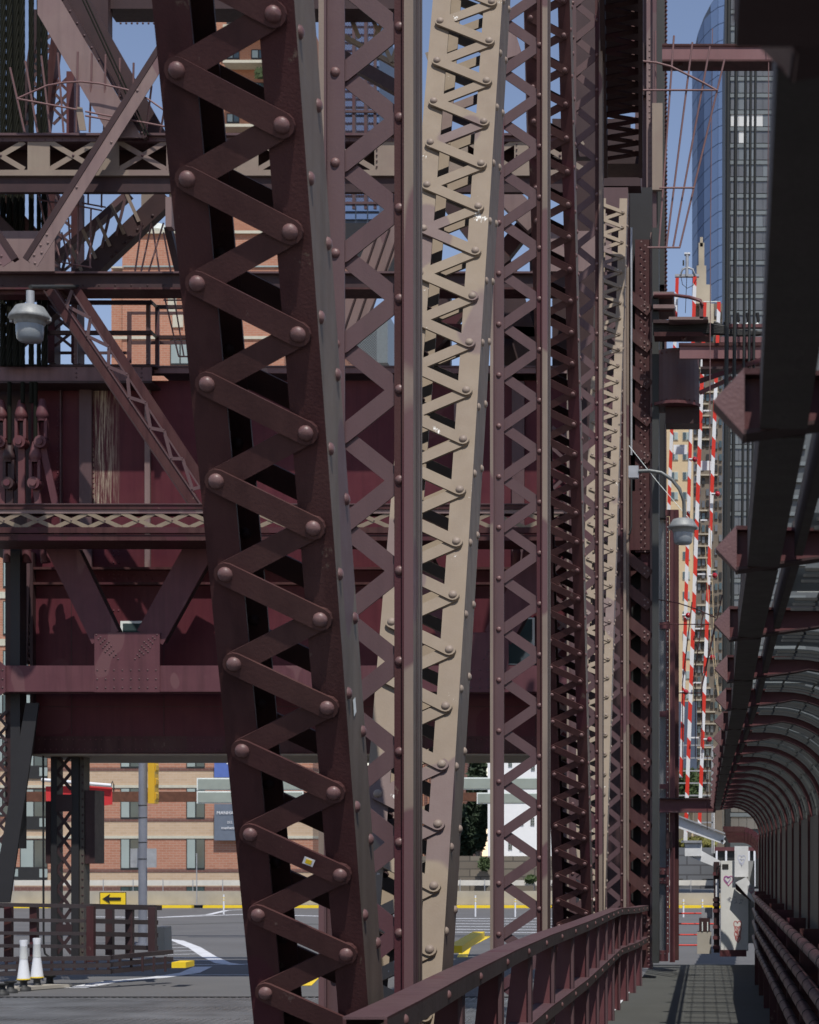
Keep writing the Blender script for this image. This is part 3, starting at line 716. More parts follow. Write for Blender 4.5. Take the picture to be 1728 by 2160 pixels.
# --- fan shaped climbing guard
fg = thing('climbing_guard', 'fan of thin mauve rods with a curved hoop on the upper strut', 'climbing guard')
rods = [(21, 142, 52, 279), (53, 128, 79, 279), (87, 117, 106, 279), (122, 111, 134, 279), (164, 109, 161, 279), (194, 112, 189, 279), (223, 114, 219, 279), (253, 122, 250, 279), (282, 132, 279, 279), (320, 180, 308, 279), (350, 215, 338, 279)]
for a in rods:
    m_ = MB(); m_.tube([W(a[0], a[1], YB-.25), W(a[2], a[3], YB-.02)], .0165, 'mauverod', 6); m_.build('rod', fg)
m_ = MB(); m_.tube([W(36, 208, YB-.3), W(65, 195, YB-.3), (W(100, 180, YB-.3)), W(135, 174, YB-.3), W(170, 172, YB-.3), W(210, 176, YB-.3), W(268, 189, YB-.3), W(310, 207, YB-.3), W(350, 235, YB-.3)], .014, 'mauverod', 6); m_.build('hoop', fg)
m_ = MB(); m_.tube([W(36, 208, YB-.3), W(162, 231, YB-.25)], .014, 'mauverod', 6); m_.build('brace_rod', fg)
m_ = MB(); m_.tube([W(180, 235, YB-.25), W(350, 267, YB-.25)], .014, 'mauverod', 6); m_.build('brace_rod', fg)
m_ = MB(); m_.tube([W(180, 244, YB-.25), W(232, 253, YB-.25)], .014, 'mauverod', 6); m_.build('brace_rod', fg)
for x0 in (164, 277):
    m_ = MB(); m_.prism([(X(x0, YB), Z(230 if x0 < 200 else 250, YB)), (X(x0+14, YB), Z(232 if x0 < 200 else 252, YB)), (X(x0+22, YB), Z(280, YB)), (X(x0+8, YB), Z(280, YB))], YB-.1, YB-.085, 'tan2'); m_.build('bracket_plate', fg)
fg2 = thing('climbing_guard', 'lower climbing guard of thin rods hanging between strut and girder', 'climbing guard')
rods = [(80, 405, 95, 470), (98, 405, 110, 450), (120, 405, 128, 440), (130, 490, 148, 560), (144, 460, 152, 564), (166, 410, 163, 566), (192, 440, 190, 566), (186, 385, 186, 432), (215, 385, 214, 438), (116, 505, 128, 552), (300, 470, 285, 572), (320, 470, 298, 572), (345, 470, 314, 572), (322, 478, 336, 572), (345, 490, 360, 572)]
for a in rods:
    m_ = MB(); m_.tube([W(a[0], a[1], YB+.7), W(a[2], a[3], YB+.75)], .0145, 'mauverod', 6); m_.build('rod', fg2)
for a in [(80, 421, 122, 428), (160, 433, 215, 444), (173, 428, 223, 437), (124, 552, 193, 564)]:
    m_ = MB(); m_.tube([W(a[0], a[1], YB+.7), W(a[2], a[3], YB+.7)], .013, 'mauverod', 6); m_.build('hoop', fg2)
# --- inclined laced member rising right behind the lower guard
il = thing('laced_strut', 'dark inclined strut with pale yellow-grey lacing above the handrail platform', 'laced strut')
Yi = 30.6
mb = MB(); fbar(mb, 350, 412, 165, 588, 38, Yi, .2, 'dark'); mb.build('lower_chord', il)
mb = MB(); fbar(mb, 270, 405, 112, 545, 12, Yi, .2, 'mauve'); mb.build('upper_chord', il)
for k, x0 in enumerate((265, 234, 204, 174, 144)):
    yy = 405+(265-x0)*.86
    m_ = MB(); fbar(m_, x0, yy, x0+28, yy+62, 7, Yi-.03, .012, 'tan2'); m_.build('lacing_bar', il)
    m_ = MB(); fbar(m_, x0+2, yy, x0-20, yy+92, 6, Yi-.015, .012, 'mauve'); m_.build('lacing_bar', il)
rivets(il, [(X(x, Yi), Yi, Z(y, Yi)) for x, y in ((322, 455), (300, 475), (290, 485), (275, 500), (262, 512), (245, 530), (235, 540))], .03, 'dark', 6)
mb = MB(); fb(mb, 298, 402, 326, 450, YT+1.5, .3, 'tan2'); tag(mb.build('hanger_post'), 'pale grey-green post under the upper strut left of the near diagonal', 'post')
mb = MB(); fb(mb, 349, 415, 362, 478, YT-.9, .2, 'pink'); fb(mb, 357, 395, 372, 465, YT-.7, .2, 'tan2'); tag(mb.build('bracket_box'), 'small pale bracket box against the edge of the near diagonal', 'bracket')
mb = MB(); fbar(mb, 352, 478, 392, 640, 14, YT+.2, .2, 'dark'); tag(mb.build('knee_brace'), 'narrow dark brace half hidden behind the near diagonal', 'brace')
mb = MB(); fbar(mb, -20, 395, 70, 495, 26, YT+.4, .2, 'maroon'); tag(mb.build('rear_brace'), 'maroon brace behind the gusset plate at the far left', 'brace')
mb = MB(); fbar(mb, -30, 440, 30, 500, 22, YT+.2, .2, 'dark'); tag(mb.build('rear_brace'), 'short black brace above the gusset at the left edge', 'brace')
# --- lower laced strut left
il2 = thing('laced_strut', 'pale lacing and dark chord seen behind the round lamp', 'laced strut')
mb = MB(); fbar(mb, 110, 650, -20, 765, 26, Yi+.2, .2, 'dark'); mb.build('lower_chord', il2)
mb = MB(); fb(mb, -20, 621, 125, 626, Yi+.2, .3, 'dark'); mb.build('upper_chord', il2)
for a in [(42, 624, 60, 660), (38, 624, 10, 700), (20, 645, 45, 700), (78, 624, 96, 660), (5, 690, 14, 730), (16, 640, 0, 690), (70, 624, 60, 650), (0, 680, 14, 722)]:
    m_ = MB(); fbar(m_, *a, 6, Yi+.1, .012, 'mauve' if a[0] < 20 else 'tan2'); m_.build('lacing_bar', il2)
# --- long double-channel diagonal crossing to the lower strut
ld = thing('channel_diagonal', 'long twin-channel diagonal with tan lacing running down right to the lower strut', 'tower diagonal')
Yd = YB+.3
mb = MB(); fbar(mb, 104, 610, 418, 1074, 26, Yd, .06, 'maroon'); mb.build('channel', ld)
mb = MB(); fbar(mb, 113, 608, 425, 1066, 2.5, Yd-.02, .03, 'mauve'); fbar(mb, 92, 612, 406, 1078, 2.5, Yd-.02, .03, 'dark'); mb.build('flange_edges', ld, kind='stuff')
mb = MB(); fbar(mb, 158, 610, 430, 1022, 21, Yd+.04, .06, 'maroon'); mb.build('channel', ld)
mb = MB(); fbar(mb, 150, 612, 424, 1032, 3, Yd+.01, .03, 'mauve'); mb.build('flange_edge', ld)
nz = 7
for k in range(nz*2):
    t0, t1 = k/(nz*2), (k+1)/(nz*2)
    def L_(t): return (118+t*310, 612+t*452)
    def R_(t): return (152+t*272, 612+t*415)
    a, b = (L_(t0), R_(t1)) if k % 2 else (R_(t0), L_(t1))
    m_ = MB(); fbar(m_, a[0], a[1], b[0], b[1], 7, Yd-.005-.004*(k % 2), .01, 'mauve'); m_.build('lacing_bar', ld)
    rivets(ld, [(X(b[0], Yd), Yd-.03, Z(b[1], Yd))], .013, 'mauve', 6)
# --- platform with handrail in front of the counterweight top
pf = thing('machinery_platform', 'mauve machinery platform with angle-iron handrail above the counterweight', 'platform')
YP = YW-.47
mb = MB(); fb(mb, -120, 773, 320, 803, YP, .03, 'pinkdark'); mb.build('fascia_beam', pf)
mb = MB(); fb(mb, -120, 768, 327, 773, YP-.02, .6, 'dark'); mb.build('top_flange', pf)
mb = MB(); fb(mb, -120, 803, 320, 808, YP-.03, .55, 'dark'); mb.build('bottom_flange', pf)
rivets(pf, [(X(x, YP), YP, Z(y, YP)) for x in (161, 299) for y in (777, 787, 796)], .018, 'mauve', 6)
for x0, x1, y0 in ((156, 163, 640), (308, 316, 634)):
    m_ = MB(); fb(m_, x0, y0, x1, 768, YP-.05, .05, 'mauve'); m_.build('handrail_post', pf); rivets(pf, [(X((x0+x1)/2, YP), YP-.052, Z(y, YP)) for y in (748, 758)], .016, 'pink', 6)
for y0 in (633, 697):
    m_ = MB(); fb(m_, 90, y0, 320, y0+8, YP-.10, .06, 'dark'); fb(m_, 90, y0+7, 318, y0+10, YP-.04, .01, 'mauve'); m_.build('handrail', pf)
    m_ = MB(); fb(m_, 327, y0+10, 460, y0+17, YP+.9, .06, 'dark'); m_.build('handrail', pf)
    m_ = MB(); m_.beam(W(318, y0+3, YP-.06), W(330, y0+14, YP+.9), .05, .05, 'dark'); m_.build('handrail', pf)
m_ = MB(); fb(m_, 327, 648, 335, 775, YP+.85, .05, 'mauve'); m_.build('handrail_post', pf)
pf2 = thing('rear_platform', 'rear platform edge right of the handrail, casting a black shadow', 'platform')
m_ = MB(); fb(m_, 325, 775, 1215, 787, YW-.30, .05, 'pinkdark'); m_.build('fascia', pf2)
m_ = MB(); fb(m_, 325, 771, 1215, 775, YW-.32, 1.2, 'mauve'); m_.build('floor_plate', pf2)
hr = thing('maroon_handrail', 'plain flat-bar maroon handrail behind the angle-iron one', 'handrail')
for a in ((268, 657, 400, 663), (268, 719, 400, 726), (88, 741, 270, 747)): m_ = MB(); fb(m_, *a, YP+1.4, .02, 'mauve'); m_.build('rail', hr)
for x0 in (268,): m_ = MB(); fb(m_, x0, 657, x0+9, 766, YP+1.38, .02, 'mauve'); m_.build('post', hr)
rodf = thing('rod_fan', 'pair of slanting rods hanging in front of the brick wall beside the near diagonal', 'rods')
for a in ((343, 609, 377, 752), (364, 609, 388, 752), (345, 633, 388, 633), (377, 752, 398, 752)): m_ = MB(); m_.tube([W(a[0], a[1], YP+.3), W(a[2], a[3], YP+.3)], .013, 'mauverod', 6); m_.build('rod', rodf)
# --- counterweight
cw = thing('counterweight', 'huge deep red counterweight box with a pale rust-streaked stain', 'counterweight')
mb = MB(); fb(mb, 66, 803, 1207, 1590, YW, 2.4, 'cwall'); mb.build('body', cw)
mb = MB(); fb(mb, -60, 803, 66, 1150, YW+.35, 1.6, 'dark'); mb.build('side_recess', cw)
for x0, x1, mt in ((167, 193, 'mauve'), (305, 316, 'pink'), (126, 129, 'mauve'), (958, 969, 'pink'), (1080, 1106, 'mauve')):
    m_ = MB(); fb(m_, x0, 804, x1, 1200, YW-.07, .067, mt); m_.build('stiffener', cw)
for y0, y1 in ((1196, 1201), (1228, 1233)):
    m_ = MB(); fb(m_, 62, y0, 1207, y1, YW-.12, .118, 'maroon'); m_.build('shelf_flange', cw)
m_ = MB(); fb(m_, 64, 1553, 1210, 1588, YW-.03, .028, 'maroon'); m_.build('bottom_band', cw)
m_ = MB(); fb(m_, 64, 1590, 1210, 1594, YW-.08, 2.5, 'tan3'); m_.build('bottom_flange', cw)
m_ = MB(); fb(m_, 254, 1310, 318, 1345, YW-.02, .018, 'signrim'); m_.build('hatch_frame', cw)
m_ = MB(); fb(m_, 259, 1315, 313, 1345, YW-.024, .006, 'win'); m_.build('hatch_glass', cw)
m_ = MB(); fb(m_, 1062, 1303, 1128, 1402, YW-.02, .018, 'signrim'); m_.build('hatch_frame', cw)
m_ = MB(); fb(m_, 1065, 1306, 1123, 1400, YW-.024, .006, 'win'); m_.build('hatch_glass', cw)
pts = [(X(x, YW), YW-.0, Z(y, YW)) for y in range(865, 1062, 11) for x in (122, 197)]+[(X(x, YW), YW, Z(y, YW)) for x in (240, 250) for y in (1146, 1163, 1171, 1187, 1204, 1212, 1220, 1288)]
pts += [(X(x, YW), YW, Z(y, YW)) for k, x in enumerate(range(178, 380, 13)) for y in ((1204, 1221) if k % 2 else (1213,))]
rivets(cw, pts, .017, 'redrivet', 6)
mb = MB(); q_ = [(X(x, YW), YW-.03, Z(y, YW)) for x in range(72, 520, 12) for y in (1560, 1581)]+[(X(x, YW), YW-.03, Z(y, YW)) for x in range(980, 1200, 12) for y in (1560, 1581)]
rivet_row(mb, q_, .014, 'redrivet', 5); mb.build('rivets', cw, kind='stuff')
for x in (150, 345, 985, 1130): m_ = MB(); fb(m_, x, 1236, x+1, 1550, YW-.006, .006, 'dark'); m_.build('plate_joint', cw)
for y in (1145, 1490): m_ = MB(); fb(m_, 68, y, 1200, y+1, YW-.007, .007, 'dark'); m_.build('plate_joint', cw)
# machinery bits in front of the counterweight (mirrored gear behind the second post)
# --- lower laced strut
tc = thing('box_strut', 'lower horizontal laced box strut in front of the counterweight', 'tower strut')
mb = MB(); fb(mb, -120, 1064, 1215, 1074, YB-.02, .12, 'maroon'); mb.build('top_angle', tc)
mb = MB(); fb(mb, -120, 1062, 1215, 1064, YB-.04, .85, 'mauve'); mb.build('cover_plate', tc)
mb = MB(); fb(mb, -120, 1075, 1215, 1083, YB+.0, .08, 'pink'); mb.build('upper_strip', tc)
mb = MB(); fb(mb, -120, 1112, 1215, 1124, YB-.01, .10, 'maroon'); mb.build('bottom_angle', tc)
mb = MB(); fb(mb, -120, 1127, 1215, 1140, YB+.02, .85, 'maroon'); mb.build('bottom_plate', tc)
mb = MB(); fb(mb, -120, 1083, 1215, 1088, YB+.78, .08, 'maroon'); mb.build('rear_angle', tc)
xlace(tc, -80, 1210, 1082, 1113, YB+.006, 71, 8.5, 'tan3', 'pink', first=-27-71, d=.008, r=.014)
# V struts and main beam
vb = thing('portal_beam', 'heavy maroon portal beam under the counterweight with two big riveted gussets', 'portal beam')
mb = MB(); fb(mb, -120, 1404, 1215, 1459, YT, .4, 'mauvered'); mb.build('beam', vb)
for cx in (268, 1004):
    mb = MB(); fb(mb, cx-69, 1334, cx+69, 1460, YT-.02, .018, 'mauvered'); mb.build('gusset_plate', vb)
    pts = [(X(cx+s_*(20+i*7.5+j*5.5), YT), YT-.02, Z(1341+i*8.6-j*-4+(j*4), YT)) for s_ in (-1, 1) for i in range(4) for j in range(4)]
    pts = []
    for s_ in (-1, 1):
        for i in range(5):
            for j in range(4): pts.append((X(cx+s_*(41+(j-1.5)*9-(i-2)*4.8), YT), YT-.02, Z(1365+(i-2)*9+(j-1.5)*5*-1, YT)))
    pts += [(X(cx-62+k*17.7, YT), YT-.02, Z(y, YT)) for k in range(8) for y in (1414, 1433, 1451)]
    rivets(vb, pts, .016, 'mauve', 6)
for n_, (a, lb) in enumerate((((122, 1140, 222, 1345), 'left leg of the V strut standing on the riveted gusset'), ((430, 1140, 316, 1345), 'right leg of the V strut standing on the riveted gusset'),
                 ((858, 1140, 958, 1345), 'left V strut leg behind the tan diagonal'), ((1160, 1140, 1050, 1345), 'right V strut leg behind the second post'))):
    vt = thing('v_strut', 'dark plated '+lb, 'strut')
    mb = MB(); fbar(mb, *a, 62, YT+.02, .03, 'mauvered'); mb.build('front_plate', vt)
    mb = MB(); fbar(mb, a[0]+(14 if n_ % 2 == 0 else 14), a[1], a[2]+14, a[3], 50, YT+.35, .03, 'dark'); mb.build('rear_plate', vt)
# left edge tower leg (lower)
ll = thing('tower_column', 'near-black laced tower leg at the left edge below the sockets', 'tower leg')
mb = MB(); fb(mb, 11, 1140, 22, 1700, YT+.4, .1, 'dark'); fb(mb, 22, 1140, 42, 1790, YT+.3, .3, 'slate2'); mb.build('channel', ll)
mb = MB(); mb.prism([(X(42, YT), Z(1480, YT)), (X(70, YT), Z(1480, YT)), (X(8, YT), Z(1905, YT)), (X(-30, YT), Z(1905, YT))], YT+.25, YT+.3, 'slate2'); mb.build('tapering_plate', ll)
mb = MB(); fb(mb, -60, 1480, -10, 1910, YT+.35, .2, 'dark'); mb.build('side_plate', ll)
zlace_v(ll, -14, 14, 1500, 1790, YT+.32, 32, 6, 'dark3')
mb = MB(); fbar(mb, 60, 1165, 52, 1400, 9, YT+.9, .2, 'mauve'); fbar(mb, 66, 1165, 66, 1590, 6, YT+.9, .2, 'dark'); mb.build('inner_chord', ll)
zlace_v(ll, 45, 66, 1300, 1410, YT+.92, 24, 4.5, 'mauve')
lj = MB(); lj.prism([(X(-20, YT), Z(1382, YT)), (X(2, YT), Z(1396, YT)), (X(14, YT), Z(1406, YT)), (X(14, YT), Z(1460, YT)), (X(-20, YT), Z(1480, YT))], YT-.05, YT-.02, 'mauvered'); rivet_row(lj, [(X(x, YT), YT-.05, Z(y, YT)) for x in (1, 8) for y in (1414, 1433, 1451)], .018, 'mauve', 6)
tag(lj.build('corner_gusset'), 'cut corner gusset plate at the left end of the portal beam', 'gusset plate')
# lattice column in the middle left bottom
mc = thing('lattice_column', 'laced column coloured near-black for shade, standing in the road opening under the counterweight', 'column')  # near-black materials carry the shade falling under the counterweight
Ym = 31.3
for x0, x1 in ((107, 120), (150, 166)):
    mb = MB(); fb(mb, x0, 1590, x1, 2022, Ym, .3, 'slate2'); mb.build('channel', mc)
mb = MB(); fb(mb, 166, 1590, 177, 2020, Ym+.05, .3, 'tan4'); rivet_row(mb, [(X(172, Ym), Ym+.05, Z(y, Ym)) for y in range(1600, 2015, 17)], .02, 'dark', 6); mb.build('rear_angle', mc)
zlace_v(mc, 120, 150, 1594, 1676, Ym+.02, 36, 7, 'dark3'); zlace_v(mc, 120, 150, 1712, 1960, Ym+.02, 41, 7, 'dark3'); zlace_v(mc, 120, 150, 1972, 2012, Ym+.02, 40, 7, 'dark3')
for y0, y1 in ((1676, 1712), (1950, 1966)): mb = MB(); fb(mb, 118, y0, 152, y1, Ym-.01, .02, 'dark3'); mb.build('batten_plate', mc)
mb = MB(); fb(mb, 177, 1667, 200, 1822, Ym+.1, .5, 'dark'); fb(mb, 96, 1690, 106, 1822, Ym+.1, .5, 'dark'); mb.build('side_guide', mc, kind='stuff')
mb = MB(); mb.tube([W(91, 1590, 31), W(92, 1995, 31), W(95, 2012, 31), W(103, 2018, 31)], .018, 'black', 6); tag(mb.build('down_pipe'), 'thin black pipe left of the laced column', 'pipe')
# right tower leg behind the posts
rl_ = thing('tower_column', 'dark plated tower leg behind the third post', 'tower leg')
mb = MB(); fb(mb, 1216, 400, 1336, 2010, YT+.8, .5, 'dark'); mb.build('plate', rl_)
zlace_v(rl_, 1165, 1212, 900, 2000, YT+.85, 44, 7, 'mauve')
# --- rope sockets
def socket(x, y, s_, mat, link=True, lean=0):
    Ys = 30.55; t = MB(); u = Ys/F
    cx, cz = X(x, Ys), Z(y, Ys)
    prof = [(6*u*s_, 46*u*s_), (7*u*s_, 44*u*s_), (14*u*s_, 16*u*s_), (14.5*u*s_, 8*u*s_), (12*u*s_, 6*u*s_), (11*u*s_, -1*u*s_)]
    return t, prof, (cx, Ys, cz), u
k = 0
for x, y, s_, mat, lb in ((89, 888, 1.0, 'mauvered', 'upper right, with a long slanting link'), (45, 888, .95, 'maroonred', 'upper middle, beside the slanting one'), (3, 888, .95, 'maroonred', 'at the left picture edge'),
                  (20, 975, .95, 'dark', 'lower left, with deep shade in its colour'), (75, 975, .95, 'mauvered', 'lower middle, with a round pin below')):  # lower left socket gets the dark material for its shade
    st = thing('rope_socket', 'cast rope socket '+lb, 'rope socket', group='rope sockets of the counterweight')
    t, prof, c, u = socket(x, y, s_, mat); t.lathe(prof, c, mat, 14); t.build('cone', st)
    for dx in (-1, 1): m_ = MB(); m_.box(c[0]+dx*9*u-3*u, c[0]+dx*9*u+3*u, c[1]-.05, c[1]+.05, c[2]-38*u, c[2]+4*u, mat); m_.build('fork_arm', st)
    m_ = MB(); m_.tube([(c[0]-0*u, c[1]-.11, c[2]-46*u), (c[0], c[1]+.11, c[2]-46*u)], 13*u, mat, 16); m_.build('eye', st)
    m_ = MB(); m_.tube([(c[0], c[1]-.14, c[2]-46*u), (c[0], c[1]-.10, c[2]-46*u)], 7*u, 'mauvered', 12); m_.build('pin', st)
    ll_ = 130 if y < 900 else 60; dx = 28*u if x == 89 else (8*u if x == 75 else 0)
    m_ = MB(); m_.beam((c[0], c[1]+.02, c[2]-50*u), (c[0]+dx, c[1]+.02, c[2]-(50+ll_)*u), 14*u, .04, mat); m_.build('link', st)
for x, dx, lb in ((17, 0, 'first'), (55, 2, 'second'), (92, 5, 'third'), (128, 8, 'fourth')):
    Ys = 30.4; u = Ys/F; m_ = MB(); c = Vector((X(x, Ys), Ys, Z(1137, Ys)))
    m_.tube([c, c+Vector((dx*.3*u, 0, -20*u))], 8.5*u, 'maroon', 14); m_.tube([c+Vector((dx*.3*u, 0, -20*u)), c+Vector((dx*.32*u, 0, -24*u))], 10*u, 'mauvered', 14); m_.tube([c+Vector((dx*.32*u, 0, -24*u)), c+Vector((dx*u, 0, -50*u))], [9.5*u, 10*u], 'mauvered', 14)
    tag(m_.build('rope_end_cap'), lb+' maroon rope end cap from the left, hanging under the lower strut', 'end cap', 'rope end caps under the lower strut')
for x in (1090, 1112, 1135):
    Ys = 30.4; u = Ys/F; m_ = MB(); c = Vector((X(x, Ys), Ys, Z(1140, Ys))); m_.tube([c, c+Vector((0, 0, -24*u))], 8*u, 'maroonred', 12); m_.tube([c+Vector((0, 0, -24*u)), c+Vector((-6*u, 0, -90*u))], [9.5*u, 8*u], 'maroonred', 12)
    tag(m_.build('rope_end_cap'), {1090: 'left', 1112: 'middle', 1135: 'right'}[x]+' one of three red rope end caps behind the second post', 'end cap', 'rope end caps behind the second post')
# inner ropes to sockets
for x in (20, 75, 66, 48):
    m_ = MB(); Yr = 30.5; m_.tube([W(x, 806, Yr), W(x, 935 if x in (20, 75) else 850, Yr)], .035, 'rope', 8)
    tag(m_.build('socket_rope'), {20: 'short dark rope entering the shade-coloured lower socket', 75: 'short dark rope entering the socket with the round pin', 66: 'short dark rope between the upper sockets', 48: 'short dark rope entering the upper middle socket'}[x], 'rope')
# --- lamp on the left
def lamp(name, label, px, py, Y, s_, parent=None):
    """industrial area light, (px,py) centre of the top, s_ = width in photo px"""
    u = s_/84*Y/F; c = (X(px, Y), Y, Z(py, Y)); root = thing(name, label, 'lamp', loc=c)
    o = (0, 0, 0)
    m_ = MB(); m_.lathe([(0.1*u, 0), (20*u, 0), (29*u, -3*u), (35*u, -12*u), (41*u, -21*u), (43*u, -27*u), (41*u, -29*u), (32*u, -30*u), (31*u, -37*u), (28*u, -41*u)], o, 'lamphood', 28); m_.build('hood', root)
    m_ = MB(); m_.lathe([(28*u, -38*u), (28*u, -52*u), (26*u, -68*u), (22*u, -73*u), (.1*u, -75*u)], o, 'lampglass', 28); m_.build('glass_bowl', root)
    m_ = MB(); m_.box(-41*u, -36*u, -3*u, 3*u, -34*u, -24*u, 'galv'); m_.build('latch', root)
    m_ = MB(); m_.box(36*u, 44*u, -3*u, 3*u, -32*u, -24*u, 'galv'); m_.build('latch', root)
    return root
lamp('area_lamp', 'round galvanised area lamp hanging below the dark girder at the left', 63, 645, 27.5, 86)
mb = MB(); mb.tube([W(64, 614, 27.5), W(64, 646, 27.5)], .06, 'galv', 10); mb.tube([W(64, 605, 27.5), (X(64, 27.5), 29.6, Z(605, 29.6))], .03, 'slate', 8); tag(mb.build('lamp_hanger'), 'stub pipe holding the round lamp at the left', 'pipe')
# --- screens and stair tower seen between the near diagonal and the first post
sc = thing('mesh_screen', 'tall expanded-metal screen over a glass shaft between the nearest diagonal and post', 'mesh screen')
Ys = 33.0
for x in (719, 743, 768, 788):
    m_ = MB(); fb(m_, x, 10, x+6, 440, Ys, .05, 'mauve'); m_.build('post', sc)
for y in (150, 232, 425): m_ = MB(); fb(m_, 700, y, 795, y+5, Ys-.02, .03, 'mauve'); m_.build('rail', sc)
mb = MB()
def mesh_pattern(mb, x0, x1, y0, y1, Y, cell, th, mat, tall=.55):
    """expanded metal as crossing thin strands"""
    cw_, ch = cell, cell*tall; n = 0
    nx = int((x1-x0)/cw_)+1; ny = int((y1-y0)/ch)+1; u = Y/F
    for j in range(ny):
        for i in range(nx):
            xa, xb = x0+i*cw_, min(x0+(i+1)*cw_, x1); xm = (xa+xb)/2; ya = y0+j*ch
            if xb <= xa: continue
            for p, q in (((xa, ya+ch/2), (xm, ya)), ((xm, ya), (xb, ya+ch/2)), ((xa, ya+ch/2), (xm, ya+ch)), ((xm, ya+ch), (xb, ya+ch/2))):
                a = W(p[0], p[1], Y); b = W(q[0], q[1], Y); t_ = th*u/2
                mb.add([(a.x, Y, a.z-t_), (b.x, Y, b.z-t_), (b.x, Y, b.z+t_), (a.x, Y, a.z+t_)], [(0, 1, 2, 3)], mat)
mesh_pattern(mb, 700, 795, 15, 425, Ys+.02, 5.5, 1.1, 'mauve', 1.0); mesh_pattern(mb, 735, 795, 680, 765, Ys+.02, 5.5, 1.1, 'mauve', 1.0); mb.build('expanded_metal', sc, kind='stuff')
gs = thing('glass_tower', 'blue-grey glass high-rise seen through the mesh screen', 'building')
m_ = MB(); fb(m_, 690, 20, 800, 470, 240, 20, 'darkblue'); fb(m_, 745, 660, 818, 765, 240, 20, 'spandrel'); m_.build('wall', gs, kind='stuff')
for j in range(26):
    for i in range(4): m_ = MB(); fb(m_, 702+i*25, 26+j*17, 724+i*25, 37+j*17, 239.6, .5, 'blueglass'); m_.build('window', gs)
sl = thing('stair_plate', 'sloping pale pink clad stair flight behind the first post', 'stair')
Ys = 32.2
mb = MB(); mb.prism([(X(a, Ys), Z(b, Ys)) for a, b in ((715, 765), (700, 690), (790, 470), (840, 470), (840, 520), (760, 700))], Ys, Ys+.06, 'pink'); mb.build('panel', sl)
for k in range(4): m_ = MB(); fbar(m_, 728+k*22, 690, 800+k*22, 480, 3.5, Ys-.03, .02, 'dark'); m_.build('seam', sl)
lt = thing('laced_strut', 'tan laced strut crossing the mesh screen at the top between the near members', 'laced strut')
Yl = 31.2
m_ = MB(); fbar(m_, 700, 105, 850, 190, 26, Yl, .2, 'dark'); m_.build('lower_chord', lt)
m_ = MB(); fbar(m_, 700, 60, 850, 145, 9, Yl-.02, .1, 'tan3'); m_.build('lower_edge', lt)
for a in ((724, 0, 758, 80), (745, 10, 712, 55), (775, 15, 826, 130), (812, 35, 790, 80), (826, 130, 845, 80)): m_ = MB(); fbar(m_, *a, 9, Yl-.05-.01*(a[0] % 2), .012, 'tan3'); m_.build('lacing_bar', lt)
# dark masses, braces and sky gaps behind the tan diagonal and the second post
def brace(label, a, w_, Y, mat, name='tower_brace', extra=None):
    t = thing(name, label, 'brace'); m_ = MB(); fbar(m_, *a, w_, Y, .2, mat); m_.build('plate', t)
    if extra:
        for e in extra: m_ = MB(); fbar(m_, *e, 7, Y-.03, .012, 'tan3'); m_.build('lacing_bar', t)
    return t
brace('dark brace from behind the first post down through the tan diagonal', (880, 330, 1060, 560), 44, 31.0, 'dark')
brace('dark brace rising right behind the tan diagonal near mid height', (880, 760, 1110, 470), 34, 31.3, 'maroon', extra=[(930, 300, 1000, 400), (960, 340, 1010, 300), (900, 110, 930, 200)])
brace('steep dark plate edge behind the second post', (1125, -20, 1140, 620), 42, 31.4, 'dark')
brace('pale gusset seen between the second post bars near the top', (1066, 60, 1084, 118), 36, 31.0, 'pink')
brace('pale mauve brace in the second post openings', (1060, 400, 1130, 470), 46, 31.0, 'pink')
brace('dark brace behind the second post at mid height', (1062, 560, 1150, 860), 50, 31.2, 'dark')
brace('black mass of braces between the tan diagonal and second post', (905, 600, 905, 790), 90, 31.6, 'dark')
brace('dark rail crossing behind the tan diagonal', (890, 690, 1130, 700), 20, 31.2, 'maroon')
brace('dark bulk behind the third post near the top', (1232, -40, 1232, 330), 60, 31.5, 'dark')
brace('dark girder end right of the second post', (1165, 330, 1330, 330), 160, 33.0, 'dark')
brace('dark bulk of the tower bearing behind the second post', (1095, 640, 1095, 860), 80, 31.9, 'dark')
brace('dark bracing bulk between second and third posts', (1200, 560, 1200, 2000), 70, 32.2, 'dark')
brace('black cross brace behind the nearest diagonal at mid height', (420, 640, 600, 900), 40, 31.6, 'dark')

# ================================================================== TOWER EDGE, RIGHT OF THE TRUSS
te = thing('tower_edge_column', 'tall mauve tower column with riveted strips beside the strip of open sky', 'tower column')
Ye = 29.0
for x0, x1, mt, dy in ((1340, 1364, 'mauve', .3), (1364, 1377, 'pink', .1), (1377, 1385, 'mauve', .0), (1385, 1402, 'slate', .2)):
    m_ = MB(); fb(m_, x0, -60, x1, 600 if x1 > 1385 else 760, Ye+dy, .3, mt); m_.build('plate', te)
m_ = MB(); fb(m_, 1402, -60, 1406, 740, Ye+.25, .3, 'mauve'); fb(m_, 1376, 217, 1398, 400, Ye-.1, .08, 'tan2'); m_.build('box_cover', te, kind='stuff')
for y0, y1 in ((90, 130), (180, 200), (395, 412), (470, 480), (540, 552)): m_ = MB(); fb(m_, 1346, y0, 1362, y1, Ye+.2, .09, 'dark'); m_.build('slot', te)
rivets(te, [(X(1370, Ye), Ye+.1, Z(y, Ye)) for y in range(75, 560, 13)], .016, 'pink', 6)
mb = MB(); rivet_row(mb, [(X(1405, Ye), Ye+.24, Z(y, Ye)) for y in range(-20, 640, 9)], .022, 'maroon', 6); mb.build('rivets', te, kind='stuff')
pc = thing('tower_leg_column', 'maroon riveted column with grey expanded-metal panels beside the walkway end', 'column')
Yc = 29.4
